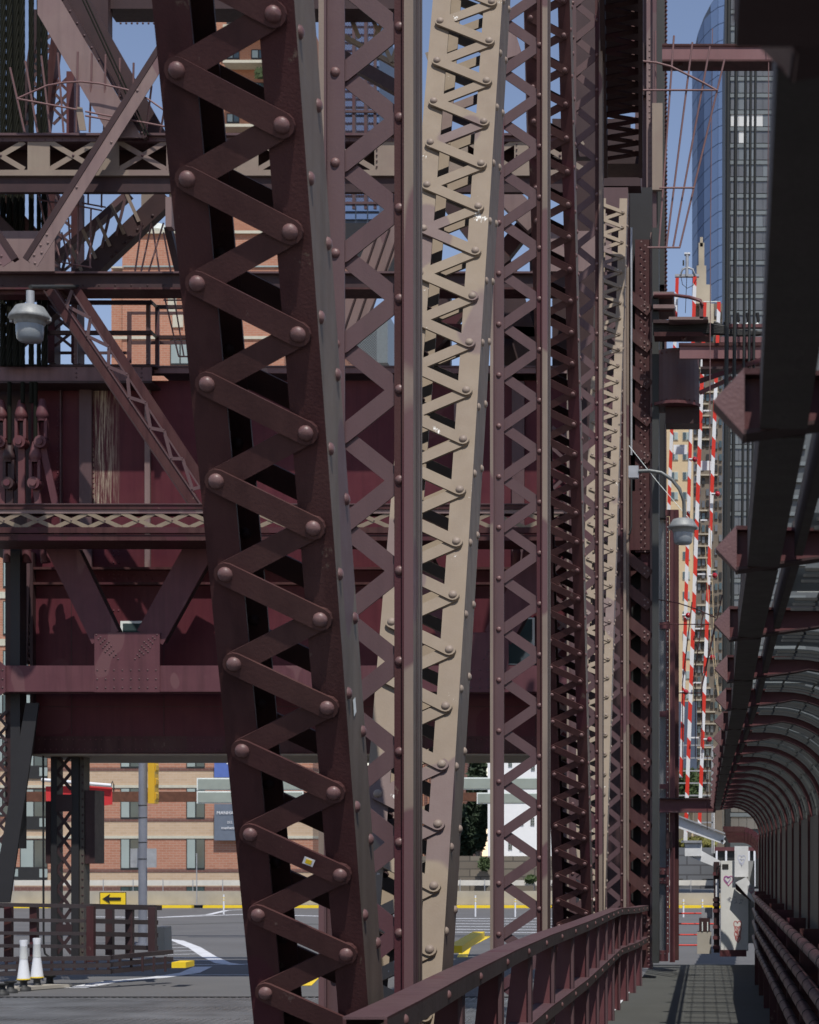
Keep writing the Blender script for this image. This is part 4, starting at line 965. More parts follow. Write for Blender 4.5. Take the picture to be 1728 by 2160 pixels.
m_ = MB(); fb(m_, 1413, 1075, 1424, 2030, Yc, .3, 'maroonred'); m_.build('front_flange', pc)
m_ = MB(); fb(m_, 1424, 1075, 1432, 2026, Yc+.1, .3, 'maroon'); m_.build('side_flange', pc)
m_ = MB(); fb(m_, 1400, 880, 1404, 1100, Yc+.2, .2, 'mauve'); fb(m_, 1404, 890, 1406, 1100, Yc+.2, .2, 'maroon'); m_.build('upper_flange', pc, kind='stuff')
for a in ((1388, 1075, 1424, 1088), (1388, 1312, 1414, 1326), (1388, 1500, 1412, 1512), (1388, 1654, 1412, 1664), (1388, 1830, 1410, 1845), (1388, 1852, 1410, 1864), (1388, 2005, 1410, 2028)):
    m_ = MB(); fb(m_, *a, Yc+.02, .05, 'maroonred'); m_.build('cross_plate', pc)
m_ = MB(); fb(m_, 1405, 1090, 1412, 2010, Yc+.03, .03, 'maroonred'); m_.build('screen_edge', pc)
rivets(pc, [(X(1408.5, Yc), Yc+.028, Z(y, Yc)) for y in range(1100, 2000, 11)], .009, 'signrim', 6)
rivets(pc, [(X(x, Yc), Yc+.018, Z(y, Yc)) for x in (1394, 1403) for y in (1836, 1858, 2012)], .014, 'pink', 6)
m_ = MB(); fb(m_, 1405, 1755, 1418, 1790, Yc-.15, .15, 'dark'); m_.build('junction_box', pc)
mb = MB(); mesh_pattern(mb, 1388, 1406, 1090, 1830, Yc+.12, 4.6, 1.25, 'galv', .75); mesh_pattern(mb, 1387, 1404, 1866, 2004, Yc+.12, 4.6, 1.35, 'galv', 1.1); mb.build('expanded_metal', pc, kind='stuff')
m_ = MB(); fb(m_, 1386, 1075, 1406, 2010, Yc+.9, .02, 'slate'); m_.build('back_panel', pc)
cb = thing('cross_girder', 'short deep red girder from the tower leg to the canopy above the walkway end', 'girder')
m_ = MB(); fb(m_, 1388, 1686, 1510, 1711, Yc-.22, .03, 'maroonred'); m_.build('web', cb)
m_ = MB(); fb(m_, 1388, 1683, 1510, 1686, Yc-.3, .2, 'dark'); m_.build('top_flange', cb)
m_ = MB(); fb(m_, 1388, 1711, 1510, 1714, Yc-.3, .2, 'mauve'); m_.build('bottom_flange', cb)
# --- upper beam to the right
ub = thing('overhead_beam', 'pale maroon overhead beam crossing in front of the glass tower', 'beam')
Yu = 24.0
m_ = MB(); fb(m_, 1397, 92, 1760, 96, Yu-.02, .3, 'maroon'); m_.build('top_flange', ub)
m_ = MB(); fb(m_, 1397, 96, 1760, 125, Yu, .03, 'pinkmaroon'); m_.build('web', ub)
m_ = MB(); fb(m_, 1397, 125, 1760, 129, Yu-.08, .3, 'maroon'); m_.build('bottom_flange', ub)
m_ = MB(); fb(m_, 1432, 129, 1440, 140, Yu, .05, 'dark'); fb(m_, 1428, 130, 1434, 134, Yu, .05, 'dark'); m_.build('clip', ub, kind='stuff')
# --- fan of rods on the right
fr = thing('climbing_guard', 'open fan of long mauve rods with a curved hoop against the sky', 'climbing guard')
Yf = 23.5
for a in ((1422, 75, 1390, 522), (1461, 89, 1406, 522), (1498, 98, 1420, 522), (1529, 124, 1434, 522), (1351, 65, 1350, 150), (1383, 65, 1383, 190)):
    m_ = MB(); m_.tube([W(a[0], a[1], Yf), W(a[2], a[3], Yf+.1)], .0125, 'mauverod', 6); m_.build('rod', fr)
m_ = MB(); m_.tube([W(1348, 128, Yf), W(1385, 132, Yf), W(1415, 140, Yf), W(1450, 157, Yf), W(1485, 175, Yf), W(1512, 190, Yf)], .013, 'mauverod', 6); m_.build('hoop', fr)
for a in ((1352, 190, 1514, 190), (1391, 396, 1465, 396), (1366, 522, 1435, 522)):
    m_ = MB(); m_.tube([W(a[0], a[1], Yf), W(a[2], a[3], Yf)], .012, 'mauverod', 6); m_.build('hoop', fr)
m_ = MB(); m_.tube([W(1503, 60, Yu+.2), W(1499, 500, Yu+.3), W(1497, 1110, Yu+.4)], .006, 'mauverod', 5); tag(m_.build('wire'), 'thin vertical wire in front of the blue glass', 'wire')
m_ = MB(); m_.tube([W(1622, 50, Yu-.1), W(1621, 300, Yu), W(1619, 660, Yu)], .007, 'mauverod', 5); tag(m_.build('wire'), 'thin pink wire in front of the grey glass tower', 'wire')
m_ = MB(); m_.tube([W(1498, 1110, 30), W(1508, 1380, 30), W(1520, 1500, 30)], .006, 'cream', 5); m_.tube([W(1488, 1150, 30), W(1500, 1360, 30), W(1519, 1495, 30)], .006, 'cream', 5); tag(m_.build('stay_wire'), 'pair of pale stay wires meeting at the canopy tips', 'wire')
# lower fan
fl_ = thing('climbing_guard', 'thin dark fan of rods in front of the striped barrier arms', 'climbing guard')
Yf = 27.5
for a in ((1524, 1255, 1478, 1462), (1508, 1320, 1482, 1440), (1460, 1270, 1440, 1440), (1484, 1290, 1462, 1440), (1411, 1215, 1411, 1330)):
    m_ = MB(); m_.tube([W(a[0], a[1], Yf), W(a[2], a[3], Yf)], .009, 'maroon', 5); m_.build('rod', fl_)
m_ = MB(); m_.tube([W(1390, 1265, Yf), W(1430, 1272, Yf), W(1470, 1285, Yf), W(1510, 1303, Yf)], .009, 'maroon', 5); m_.build('hoop', fl_)
for a in ((1390, 1317, 1500, 1317), (1430, 1462, 1482, 1462)): m_ = MB(); m_.tube([W(a[0], a[1], Yf), W(a[2], a[3], Yf)], .008, 'maroon', 5); m_.build('hoop', fl_)
for x in (1440, 1467, 1481, 1492): m_ = MB(); m_.tube([W(x, 1440 if x != 1492 else 1590, Yf), W(x, 1600 if x != 1492 else 1750, Yf)], .007, 'maroon', 5); m_.build('rod', fl_)
# --- black pipes in front of the grey tower
for x0, x1, lb, dy in ((1531, 1540, 'wide black cable riser at the corner of the blue glass', 0), (1548, 1556, 'second black cable riser from the left', .1), (1569, 1575, 'third black cable riser from the left', .2), (1580, 1586, 'fourth black cable riser, close beside the third', .25), (1590, 1596, 'rightmost black cable riser of the row', .3)):
    Yq = 26+dy; r_ = (x1-x0)/2*Yq/F
    m_ = MB(); xm = (x0+x1)/2
    m_.tube([W(xm+3, -60, Yq), W(xm, 300, Yq), W(xm-2, 690, Yq), W(xm-6, 1100, Yq), W(xm-8, 1560, Yq)], r_, 'blackpole', 10)
    tag(m_.build('cable_riser'), lb, 'cable riser', 'black cable risers')
m_ = MB(); fb(m_, 1386, 590, 1404, 1092, Ye+.35, .2, 'slate'); fb(m_, 1386, 745, 1404, 1092, Ye+.3, .04, 'slate2'); m_.build('plate', te, kind='stuff')
# --- tower bay box (rounded) and hoses
bx = thing('drum_housing', 'rounded riveted mauve housing box hanging from the tower beside the walkway', 'housing')
Yx = 27.6
def arcbox(mb, x0, x1, y0, y1, Y, bulge, mat, n=10):
    vs_ = []; fs = []
    for k in range(n+1):
        t = k/n; px = x0+(x1-x0)*t; d = -bulge*math.sin(math.pi*t)**.7 if 0 < t < 1 else 0
        xx = X(px, Y); vs_ += [(xx, Y+d, Z(y0, Y)), (xx, Y+d, Z(y1, Y))]
    for k in range(n): fs.append((2*k, 2*k+1, 2*k+3, 2*k+2))
    fs.append([2*k for k in range(n+1)]); fs.append([2*k+1 for k in range(n, -1, -1)])
    vs_ += []; mb.add(vs_, fs, mat, False); return mb
m_ = MB(); arcbox(m_, 1381, 1475, 742, 858, Yx, .22, 'mauve'); fb(m_, 1381, 742, 1475, 858, Yx, .4, 'mauve'); m_.build('shell', bx)
m_ = MB(); arcbox(m_, 1372, 1478, 852, 858, Yx-.01, .26, 'maroonred'); m_.build('rim', bx)
m_ = MB(); fb(m_, 1404, 858, 1476, 893, Yx-.02, .4, 'dark'); m_.build('drum_opening', bx)
pts = [(X(1430, Yx), Yx-.215, Z(y, Yx)) for y in range(748, 840, 13)]+[(X(x, Yx), Yx-.02-.21*math.sin(math.pi*max(0, min(1, (x-1381)/94)))**.7, Z(y, Yx)) for x in range(1386, 1472, 10) for y in (750, 849)]
rivets(bx, pts, .013, 'maroonred', 6)
for y0, x1, lb in ((615, 1422, 'upper pale step bracket on the tower edge'), (642, 1424, 'lower pale step bracket on the tower edge')):
    m_ = MB(); fb(m_, 1378, y0, x1, y0+8, Yx-.2, .5, 'pink'); fb(m_, 1378, y0+8, x1-3, y0+15, Yx-.1, .4, 'maroon'); tag(m_.build('step_bracket'), lb, 'bracket')
ch = thing('cable_tray', 'curved maroon cable tray carrying black hoses past the tower edge', 'cable tray')
Yk = 27.0
m_ = MB(); fb(m_, 1411, 668, 1494, 674, Yk-.2, .5, 'pink'); m_.build('tray_lip', ch)
m_ = MB(); fb(m_, 1378, 674, 1495, 681, Yk, .3, 'dark'); fb(m_, 1380, 700, 1500, 709, Yk, .3, 'maroon'); m_.build('tray_bottom', ch, kind='stuff')
m_ = MB(); m_.tube([W(1380, 622, Yk), W(1420, 622, Yk), W(1455, 627, Yk-.1), W(1478, 634, Yk-.2), W(1482, 645, Yk-.2)], .025, 'maroonred'); m_.build('guard_loop', ch)
m_ = MB(); fb(m_, 1476, 638, 1484, 672, Yk-.2, .04, 'mauve'); m_.build('side_plate', ch)
m_ = MB(); fbar(m_, 1438, 714, 1490, 676, 7, Yk+.05, .1, 'maroon'); m_.build('bracket_arm', ch)
for k in range(6):
    o = k*4; m_ = MB(); m_.tube([W(1378, 684+o, Yk+.1), W(1440, 686+o*.8, Yk+.1), W(1495, 684+o*.9, Yk), W(1530, 690+o*.7, Yk-.1), W(1560, 697+o*.5, Yk), W(1600, 701+o*.2, Yk), W(1622, 703, Yk)], .026, 'black', 7); m_.build('hose', ch)
for x0 in (1556, 1577, 1598):
    m_ = MB(); m_.tube([W(x0-50, 680, Yk), W(x0-25, 690, Yk), W(x0, 684, Yk), W(x0+2, 676, Yk), W(x0, 660, Yk)], .026, 'black', 7); m_.build('hose', ch)
    m_ = MB(); m_.tube([W(x0-3, 688, Yk-.03), W(x0+3, 684, Yk-.03)], .034, 'signrim', 8); m_.build('clamp_ring', ch)
lb_ = thing('overhead_beam', 'maroon overhead beam with slanting hose shadows right of the drum housing', 'beam')
Yg = 26.4
m_ = MB(); fb(m_, 1520, 710, 1720, 722, Yg, .05, 'pinkmaroon'); m_.build('upper_web', lb_)
m_ = MB(); fb(m_, 1432, 723, 1720, 729, Yg-.03, .3, 'maroon'); m_.build('top_flange', lb_)
m_ = MB(); fb(m_, 1434, 729, 1720, 756, Yg, .05, 'pinkmaroon'); m_.build('web', lb_)
m_ = MB(); fb(m_, 1482, 757, 1720, 773, Yg+.15, .1, 'maroonred'); m_.build('lower_web', lb_)
m_ = MB(); fb(m_, 1478, 773, 1720, 778, Yg+.05, .3, 'dark'); m_.build('bottom_flange', lb_)
m_ = MB(); fb(m_, 1530, 683, 1640, 690, Yg+.3, .1, 'maroonred'); m_.build('rear_angle', lb_)
m_ = MB(); fbar(m_, 1476, 803, 1610, 757, 9, Yg-.2, .05, 'maroon'); m_.build('brace', lb_)
m_ = MB(); fbar(m_, 1476, 828, 1545, 796, 8, Yg-.1, .05, 'maroonred'); m_.build('brace', lb_)
# --- walkway lamp with gooseneck
Yl = 24.0
gl = lamp('gooseneck_lamp', 'galvanised area lamp on a curved grey arm over the walkway, before the striped arms', 1441, 1094, Yl, 62)
m_ = MB(); fb(m_, 1326, 982, 1347, 1007, Yl, .12, 'galv'); m_.build('junction_box', gl).location = -gl.location
m_ = MB(); m_.tube([W(1347, 994, Yl), W(1370, 993, Yl), W(1395, 997, Yl), W(1418, 1012, Yl), W(1434, 1032, Yl), W(1443, 1058, Yl), W(1444, 1096, Yl)], .024, 'armgrey', 10); m_.build('arm_pipe', gl).location = -gl.location
m_ = MB(); m_.tube([W(1327, 940, Yl), W(1390, 1020, Yl), W(1455, 1095, Yl)], .004, 'signrim', 5); tag(m_.build('wire'), 'fine wire slanting down from the end column to the walkway lamp', 'wire')

# ================================================================== striped barrier arms
def striped(label, x0, y0, x1, y1, Y, wpx, per, ph=0):
    t = thing('barrier_arm', label, 'barrier arm', group='raised red and white barrier arms')
    a, b = W(x0, y0, Y), W(x1, y1, Y); wd = wpx*Y/F; L = (b-a).length; n = int(L/(per*Y/F))+1; d = (b-a).normalized(); s_ = Vector((-d.z, 0, d.x)); k = 0
    sl = wd*1.1
    z = -ph*per*Y/F
    while z < L:
        z0, z1 = max(z, 0), min(z+per*Y/F, L)
        if z1 > z0:
            c0, c1 = a+d*z0, a+d*z1; h = s_*wd/2; q0 = d*(-sl/2 if z0 > 0 else 0); q1 = d*(sl/2 if z0 > 0 else 0); r0 = d*(-sl/2 if z1 < L else 0); r1 = -r0
            mt = 'redgate' if k % 2 == 0 else 'whitegate'
            P = [c0-h+q0, c0+h+q1, c1+h+r1, c1-h+r0]; m_ = MB()
            m_.add(P+[p+Vector((0, .08, 0)) for p in P], [(0, 1, 2, 3), (7, 6, 5, 4), (0, 4, 5, 1), (1, 5, 6, 2), (2, 6, 7, 3), (3, 7, 4, 0)], mt); m_.build('stripe', t)
        z += per*Y/F; k += 1
    return t
g1 = striped('leftmost striped barrier arm, in front of the cream building', 1429, 582, 1411, 1075, 33.4, 7, 37)
striped('second striped barrier arm, rising beside the aerial frame', 1466, 582, 1437, 1640, 33.0, 7.5, 37, .5)
a3 = striped('third striped barrier arm, with red lamps on its left side', 1487, 636, 1446, 1775, 32.2, 8, 38.5, 0)
a4 = striped('rightmost striped barrier arm, with red lamps on its right side', 1517, 636, 1475, 1760, 32.0, 7.5, 38.5, .5)
m_ = MB(); fb(m_, 1484, 635, 1520, 637, 32, .02, 'signrim'); m_.build('tip_bar', a3)
for x0, x1, y in ((1484, 1500, 866), (1478, 1494, 1097), (1472, 1492, 1211), (1467, 1487, 1326), (1462, 1484, 1440), (1458, 1480, 1556), (1453, 1476, 1688)):
    m_ = MB(); fb(m_, x0, y-1.5, x1, y+1.5, 32.1, .03, 'whitegate'); m_.build('tie_rod', a3)
def redlamp(x, y, side, label):
    Y = 31.9; t = thing('warning_lamp', label, 'lamp', loc=tuple(W(x, y, Y)), group='red lamps on the barrier arms')
    r_ = 6*Y/F; m_ = MB()
    m_.lathe([(.001, -r_), (r_*.55, -r_*.83), (r_*.9, -r_*.4), (r_, 0), (r_*.9, r_*.4), (r_*.55, r_*.83), (.001, r_)], (0, 0, 0), 'redlens', 14); m_.build('lens', t)
    m_ = MB(); m_.tube([(-side*r_*.8, 0, 0), (-side*r_*2.1, 0, 0)], r_*.45, 'galv', 8); m_.build('bracket', t)
redlamp(1466, 969, 1, 'red round lamp highest up, between the two middle arms')
redlamp(1514, 1042, 1, 'red round lamp right of the rightmost arm, upper one')
redlamp(1508, 1214, 1, 'red round lamp right of the rightmost arm, second from top')
redlamp(1452, 1298, 1, 'red round lamp left of the third arm, level with the column plate')
redlamp(1503, 1387, 1, 'red round lamp right of the rightmost arm, third from top')
redlamp(1447, 1460, 1, 'red round lamp lowest on the left side')
redlamp(1497, 1560, 1, 'red round lamp lowest on the right side')
m_ = MB(); fb(m_, 1472, 972, 1500, 992, 32.5, .02, 'whitegate'); tag(m_.build('white_plate'), 'small blank white plate between the two right barrier arms', 'plate')
m_ = MB(); fb(m_, 1421, 938, 1450, 958, 33.5, .02, 'whitegate'); tag(m_.build('white_plate'), 'small blank white plate left of the second barrier arm', 'plate')
af = thing('aerial_frame', 'galvanised T-shaped aerial frame on top of the left barrier arms', 'aerial')
Ya = 33
m_ = MB(); fb(m_, 1424, 578, 1475, 583, Ya, .08, 'galv'); m_.build('crossbar', af)
m_ = MB(); m_.tube([W(1450, 534, Ya), W(1449, 583, Ya)], .028, 'galv'); m_.tube([W(1444, 536, Ya), W(1456, 536, Ya)], .03, 'galv'); m_.build('mast', af)
m_ = MB(); m_.tube([W(1442, 549, Ya), W(1442, 560, Ya)], .015, 'slate'); m_.build('clamp', af)
m_ = MB(); m_.tube([W(1436, 580, Ya), W(1440, 568, Ya), W(1450, 564, Ya), W(1462, 568, Ya), W(1466, 580, Ya)], .02, 'galv'); m_.build('arch', af)
m_ = MB(); m_.tube([W(1437, 585, Ya), W(1440, 600, Ya), W(1450, 608, Ya), W(1462, 602, Ya), W(1470, 588, Ya)], .006, 'black', 5); m_.tube([W(1449, 583, Ya), W(1446, 660, Ya)], .006, 'black', 5); m_.build('lead', af)
# ladder rack, galvanised grid
lg = thing('galvanised_grid', 'galvanised square grid rack behind the lower ends of the striped arms', 'rack')
for y in (1572, 1599, 1626, 1652, 1678, 1735): m_ = MB(); fb(m_, 1432, y-1.5, 1504, y+1.5, 34, .04, 'galv'); m_.build('bar', lg)
for x in (1503,): m_ = MB(); fb(m_, x-2, 1572, x+2, 1800, 34, .04, 'galv'); m_.build('upright', lg)
# --- gate machine: two inclined aluminium arms and the graffitied cabinet
Yn = 31.3
ga = thing('gate_boom', 'long aluminium boom sloping down right over the walkway end', 'gate boom')
def quad(mb, pts, Y, d, mat): return mb.prism([(X(a, Y), Z(b, Y)) for a, b in pts], Y, Y+d, mat)
m_ = MB(); quad(m_, [(1432, 1722), (1524, 1760), (1531, 1764), (1527, 1770), (1531, 1775), (1527, 1781), (1432, 1747)], Yn+.3, .15, 'alu'); m_.build('channel', ga)
m_ = MB(); quad(m_, [(1432, 1720), (1530, 1757), (1530, 1760), (1432, 1723)], Yn+.22, .25, 'galv'); m_.build('top_lip', ga)
m_ = MB(); m_.tube([W(1524, 1774, Yn+.29), W(1524, 1774, Yn+.25)], .022, 'frame', 12); m_.build('end_bolt', ga)
gb = thing('gate_boom', 'lower aluminium boom with a box bracket, left of the graffitied cabinet', 'gate boom')
m_ = MB(); quad(m_, [(1447, 1776), (1481, 1776), (1481, 1795), (1523, 1818), (1523, 1832), (1512, 1830), (1479, 1817), (1447, 1804)], Yn+.25, .15, 'alu'); m_.build('channel', gb)
m_ = MB(); fb(m_, 1437, 1773, 1481, 1778, Yn+.15, .1, 'galv'); m_.build('bracket_bar', gb)
m_ = MB(); fb(m_, 1445, 1779, 1480, 1806, Yn+.2, .05, 'alu'); m_.build('bracket_box', gb)
cbn = thing('gate_cabinet', 'tall aluminium gate cabinet covered in heart graffiti at the end of the walkway', 'cabinet')
m_ = MB(); fb(m_, 1521, 1816, 1579, 2006, Yn, .5, 'cabinet'); m_.build('cabinet_body', cbn)
m_ = MB(); fb(m_, 1550, 1785, 1579, 1850, Yn-.1, .1, 'alu'); m_.build('arm_head', cbn)
m_ = MB(); fb(m_, 1579, 1816, 1592, 1990, Yn+.1, .3, 'galv'); m_.build('side_panel', cbn)
m_ = MB(); quad(m_, [(1552, 1862), (1575, 1850), (1592, 1878), (1592, 1905), (1584, 1898)], Yn-.25, .1, 'alu'); m_.build('angled_arm', cbn)
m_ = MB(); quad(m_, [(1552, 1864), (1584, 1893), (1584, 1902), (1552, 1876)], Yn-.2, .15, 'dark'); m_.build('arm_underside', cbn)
m_ = MB(); quad(m_, [(1578, 1868), (1592, 1866), (1592, 1878), (1586, 1888), (1578, 1878)], Yn-.26, .01, 'galv'); m_.build('arm_end_plate', cbn)
m_ = MB(); fb(m_, 1524, 1823, 1537, 1833, Yn-.01, .01, 'frame'); m_.build('name_plate', cbn)
m_ = MB(); fb(m_, 1519, 2004, 1575, 2018, Yn-.03, .4, 'maroonred'); m_.build('plinth', cbn)
m_ = MB(); m_.tube([W(1521, 1826, Yn), W(1514, 1828, Yn), W(1512, 1836, Yn), W(1513, 1848, Yn)], .012, 'black', 6); m_.build('cable', cbn)
def heart(root, cx, cy, s_, mat, Y, w_=.009, tall=1.3, open_=False):
    pts = []
    for k in range(25):
        t = math.pi*2*k/24; hx = 16*math.sin(t)**3; hy = 13*math.cos(t)-5*math.cos(2*t)-2*math.cos(3*t)-math.cos(4*t)
        pts.append(W(cx+hx*s_/16, cy-hy*s_*tall/16, Y))
    m_ = MB()
    for a, b in zip(pts[:-1], pts[1:]):
        d = (b-a).normalized(); n = Vector((-d.z, 0, d.x))*w_/2
        m_.add([a-n, a+n, b+n, b-n], [(0, 1, 2, 3)], mat)
    m_.build('painted_heart', root)
heart(cbn, 1565, 1812, 8, 'inkpale', Yn-.104, .012); heart(cbn, 1565, 1818, 5.5, 'inkpale', Yn-.106, .010, 1.5)
heart(cbn, 1537, 1857, 10, 'inkmagenta', Yn-.004, .012, 1.2); heart(cbn, 1535, 1855, 6, 'inkpurple', Yn-.006, .009, 1.3)
for k, (y, s_) in enumerate(((1952, 8), (1962, 7), (1972, 6.5), (1980, 5.5))): heart(cbn, 1556+(k % 2), y, s_, 'inkred', Yn-.004-.001*k, .010, 1.5)
heart(cbn, 1585, 1878, 5, 'inkmagenta', Yn-.27, .006)
random.seed(3)
for k in range(16):
    m_ = MB(); x0 = 1526+random.random()*38; y0 = 1893+random.random()*12; ps = [W(x0+i*1.2, y0+random.uniform(-2.5, 2.5)+x0*.0, Yn-.003) for i in range(6)]
    for a, b in zip(ps[:-1], ps[1:]):
        d = (b-a).normalized(); n = Vector((-d.z, 0, d.x))*.002; m_.add([a-n, a+n, b+n, b-n], [(0, 1, 2, 3)], 'inkgrey')
    m_.build('scrawl', cbn)
rp = thing('rack_post', 'riveted maroon and black upright with a white perforated strip beside the cabinet', 'post')
m_ = MB(); fb(m_, 1506, 1818, 1518, 2010, Yn+.2, .1, 'dark'); m_.build('channel', rp)
m_ = MB(); fb(m_, 1510, 1855, 1516, 1892, Yn+.17, .02, 'whitegate'); m_.build('perforated_strip', rp)
for y in (1840, 1895, 1905, 1918, 1952, 1975, 1995): m_ = MB(); fb(m_, 1504, y, 1519, y+7, Yn+.15, .05, 'dark' if y in (1895, 1905) else 'maroonred'); m_.build('clamp', rp)
m_ = MB(); fb(m_, 1506, 1710, 1507.6, 1800, Yn+.8, .02, 'alu'); m_.build('upper_tube', rp)
bk = thing('concrete_pedestal', 'weathered concrete pedestal with a black bearing block at the walkway end', 'pedestal')
m_ = MB(); fb(m_, 1471, 1966, 1501, 2012, 31.6, .4, 'concrete'); m_.build('block', bk)
m_ = MB(); fb(m_, 1475, 1937, 1498, 1965, 31.6, .3, 'dark'); m_.build('bearing', bk)
m_ = MB(); fb(m_, 1480, 1915, 1503, 1938, 31.8, .2, 'galv'); m_.build('housing', bk)
m_ = MB(); fb(m_, 1481, 1945, 1483, 1964, 31.58, .02, 'signrim'); fb(m_, 1492, 1945, 1494, 1964, 31.58, .02, 'signrim'); m_.build('bolt', bk, kind='stuff')
rr_ = thing('pipe_barrier', 'four-bar red pipe barrier across the road beyond the walkway', 'barrier')
for y, x1 in ((1927, 1480), (1949, 1518), (1972, 1474), (1994, 1472)): m_ = MB(); m_.tube([W(1425, y, 33), W(x1, y, 33)], .014, 'redgate', 7); m_.build('rail', rr_)

# ================================================================== CANOPY over the walkway
def sk(Y): return .0055*Y
H0 = EYE+.75; SP = 1.5
cnp = thing('canopy', 'arched walkway canopy of maroon ribs and grey corrugated sheets', 'canopy')
def arc_profile(x0, n=14, off=0.0):
    """(x, z) from the left edge at x0 over to the right wall"""
    pts = [(x0, H0+off), (.33, H0+off)]
    for k in range(1, n+1):
        a = math.pi/2*(1-k/n); pts.append((.33+(.45+off)*math.cos(a), EYE+.30+(.45+off)*math.sin(a)))
    return pts
def rib_mesh():
    mb = MB(); P = arc_profile(.07)
    for (o0, o1, w0, w1, mt) in ((-.055, -.047, -.035, .035, 'dark'), (-.047, .045, -.004, .004, 'maroonred'), (.045, .055, -.035, .035, 'maroon')):
        def pr_(o):
            q = arc_profile(.07, off=.035+(o-.035)*.40); q[0] = (.05, H0+o); q[1] = (.33, H0+.035+(o-.035)*.55); return q
        A, B = pr_(o0), pr_(o1); n = len(A); vs_ = []
        for (ax, az), (bx_, bz) in zip(A, B): vs_ += [(ax, w0, az), (bx_, w0, bz), (bx_, w1, bz), (ax, w1, az)]
        fs = [(0, 1, 2, 3), ((n-1)*4+3, (n-1)*4+2, (n-1)*4+1, (n-1)*4)]
        for i in range(n-1):
            for j in range(4): fs.append((i*4+j, i*4+(j+1) % 4, (i+1)*4+(j+1) % 4, (i+1)*4+j))
        mb.add(vs_, fs, mt)
    mb.box(.778, .80, -.02, .02, -.3, EYE+.30, 'maroonred')
    return mb.mesh('rib')
def tip_mesh():
    mb = MB(); mb.prism([(0, H0), (.052, H0+.056), (.052, H0-.056)], -.035, -.027, 'tipplate')
    mb.prism([(0, H0), (.055, H0+.056), (.055, H0+.046), (.012, H0)], -.025, .035, 'maroon'); mb.prism([(0, H0), (.055, H0-.056), (.055, H0-.046), (.012, H0)], -.025, .035, 'mauve')
    return mb.mesh('rib_tip')
def slat_mesh(x0, spans, pitch, hgt, mat):
    """mesh roofing seen edge-on: upright strands across the walkway, following the arch"""
    mb = MB(); A = arc_profile(x0, 11, .050); B = arc_profile(x0, 11, .050+hgt); n = len(A)
    for (y0, y1) in spans:
        y = y0; k = 0
        while y < y1:
            dy = .004*math.sin(k*1.7); s_ = .012*math.sin(k*.9)
            vs_ = [(x, y+dy, z) for x, z in A]+[(x, y+dy-.010, z) for x, z in B]
            mb.add(vs_, [(i, i+1, n+i+1, n+i) for i in range(n-1)], mat); y += pitch; k += 1
    # lengthwise strands tie them together
    for (x, z) in A[1::2]: mb.box(x-.004, x+.004, spans[0][0], spans[-1][1], z, z+.006, mat)
    return mb.mesh('mesh_sheet')
def strip_mesh(y0, y1, mat, off):
    mb = MB(); A = arc_profile(.27, 11, off); n = len(A)
    mb.add([(x, y0, z) for x, z in A]+[(x, y1, z) for x, z in A], [(i, i+1, n+i+1, n+i) for i in range(n-1)], mat, True); return mb.mesh('clear_strip')
def grid_mesh(y0, y1):
    mb = MB(); P = arc_profile(.25, 14, .03)
    for y in (y0, (y0+y1)/2, y1):
        for (ax, az), (bx_, bz) in zip(P[:-1], P[1:]): mb.beam((ax, y, az), (bx_, y, bz), .009, .009, 'slate')
    for (ax, az), (bx_, bz) in zip(P[:-1], P[1:]):
        n = max(1, round(math.hypot(bx_-ax, bz-az)/.05))
        for k in range(n): x, z = ax+(bx_-ax)*k/n, az+(bz-az)*k/n; mb.beam((x, y0, z), (x, y1, z), .007, .007, 'slate')
    return mb.mesh('wire_grid')
me_rib, me_tip = rib_mesh(), tip_mesh()
me_g1, me_g2 = grid_mesh(.52, .74), grid_mesh(1.12, 1.36)
me_c1, me_c2 = strip_mesh(.52, .74, 'clearsheet', .085), strip_mesh(1.12, 1.36, 'clearsheet', .085)
me_s = slat_mesh(.225, ((.04, .5), (.76, 1.1), (1.38, 1.46)), .027, .019, 'sheet')
EX = [(0, .035), (1.6, .066), (3.1, .098), (4.5, .114), (6.4, .122), (9.2, .15), (20, .182), (32, .235)]
def ex(Y):
    if Y <= 0: return .03
    for (a, x0), (b, x1) in zip(EX[:-1], EX[1:]):
        if a <= Y <= b: return x0+(x1-x0)*(Y-a)/(b-a)
    return .235
for k in range(20):
    Y = 1.67+SP*k; loc = (ex(Y)-.078+(.04 if k == 0 else 0), Y, 0)
    o = put('rib', me_rib, cnp, loc=loc); put('rib_tip', me_tip, o)
    if k < 19:
        for nm, me in (('mesh_sheet', me_s), ('wire_grid', me_g1), ('wire_grid', me_g2)): put(nm, me, cnp, loc=loc, kind='stuff')
        put('clear_strip', me_c1, cnp, loc=loc); put('clear_strip', me_c2, cnp, loc=loc)
        m_ = MB(); m_.beam((ex(Y)+.125, Y+.04, H0+.03), (ex(Y+SP)+.125, Y+SP-.04, H0+.03), .02, .10, 'slatebrown', up=(0, 0, 1)); m_.build('inner_purlin', cnp)
# longitudinal beam under the left edge: one length per bay
for k in range(-1, 19):
    a, b = 1.67+SP*k+.035, 1.67+SP*(k+1)-.035; xa, xb = ex(a), ex(b); m_ = MB()
    vs_ = [(x+o, y, z) for (x, y) in ((xa, a), (xb, b)) for o, z in ((0, H0-.046), (.078, H0-.046), (.078, H0+.05), (0, H0+.05))]
    m_.add(vs_, [(0, 1, 2, 3), (7, 6, 5, 4), (0, 4, 5, 1), (1, 5, 6, 2), (2, 6, 7, 3), (3, 7, 4, 0)], 'slatebrown'); m_.build('edge_beam', cnp)
m_ = MB(); m_.box(.03, .30, 1.50, 1.62, H0-.06, H0+.06, 'dark'); m_.build('end_block', cnp)
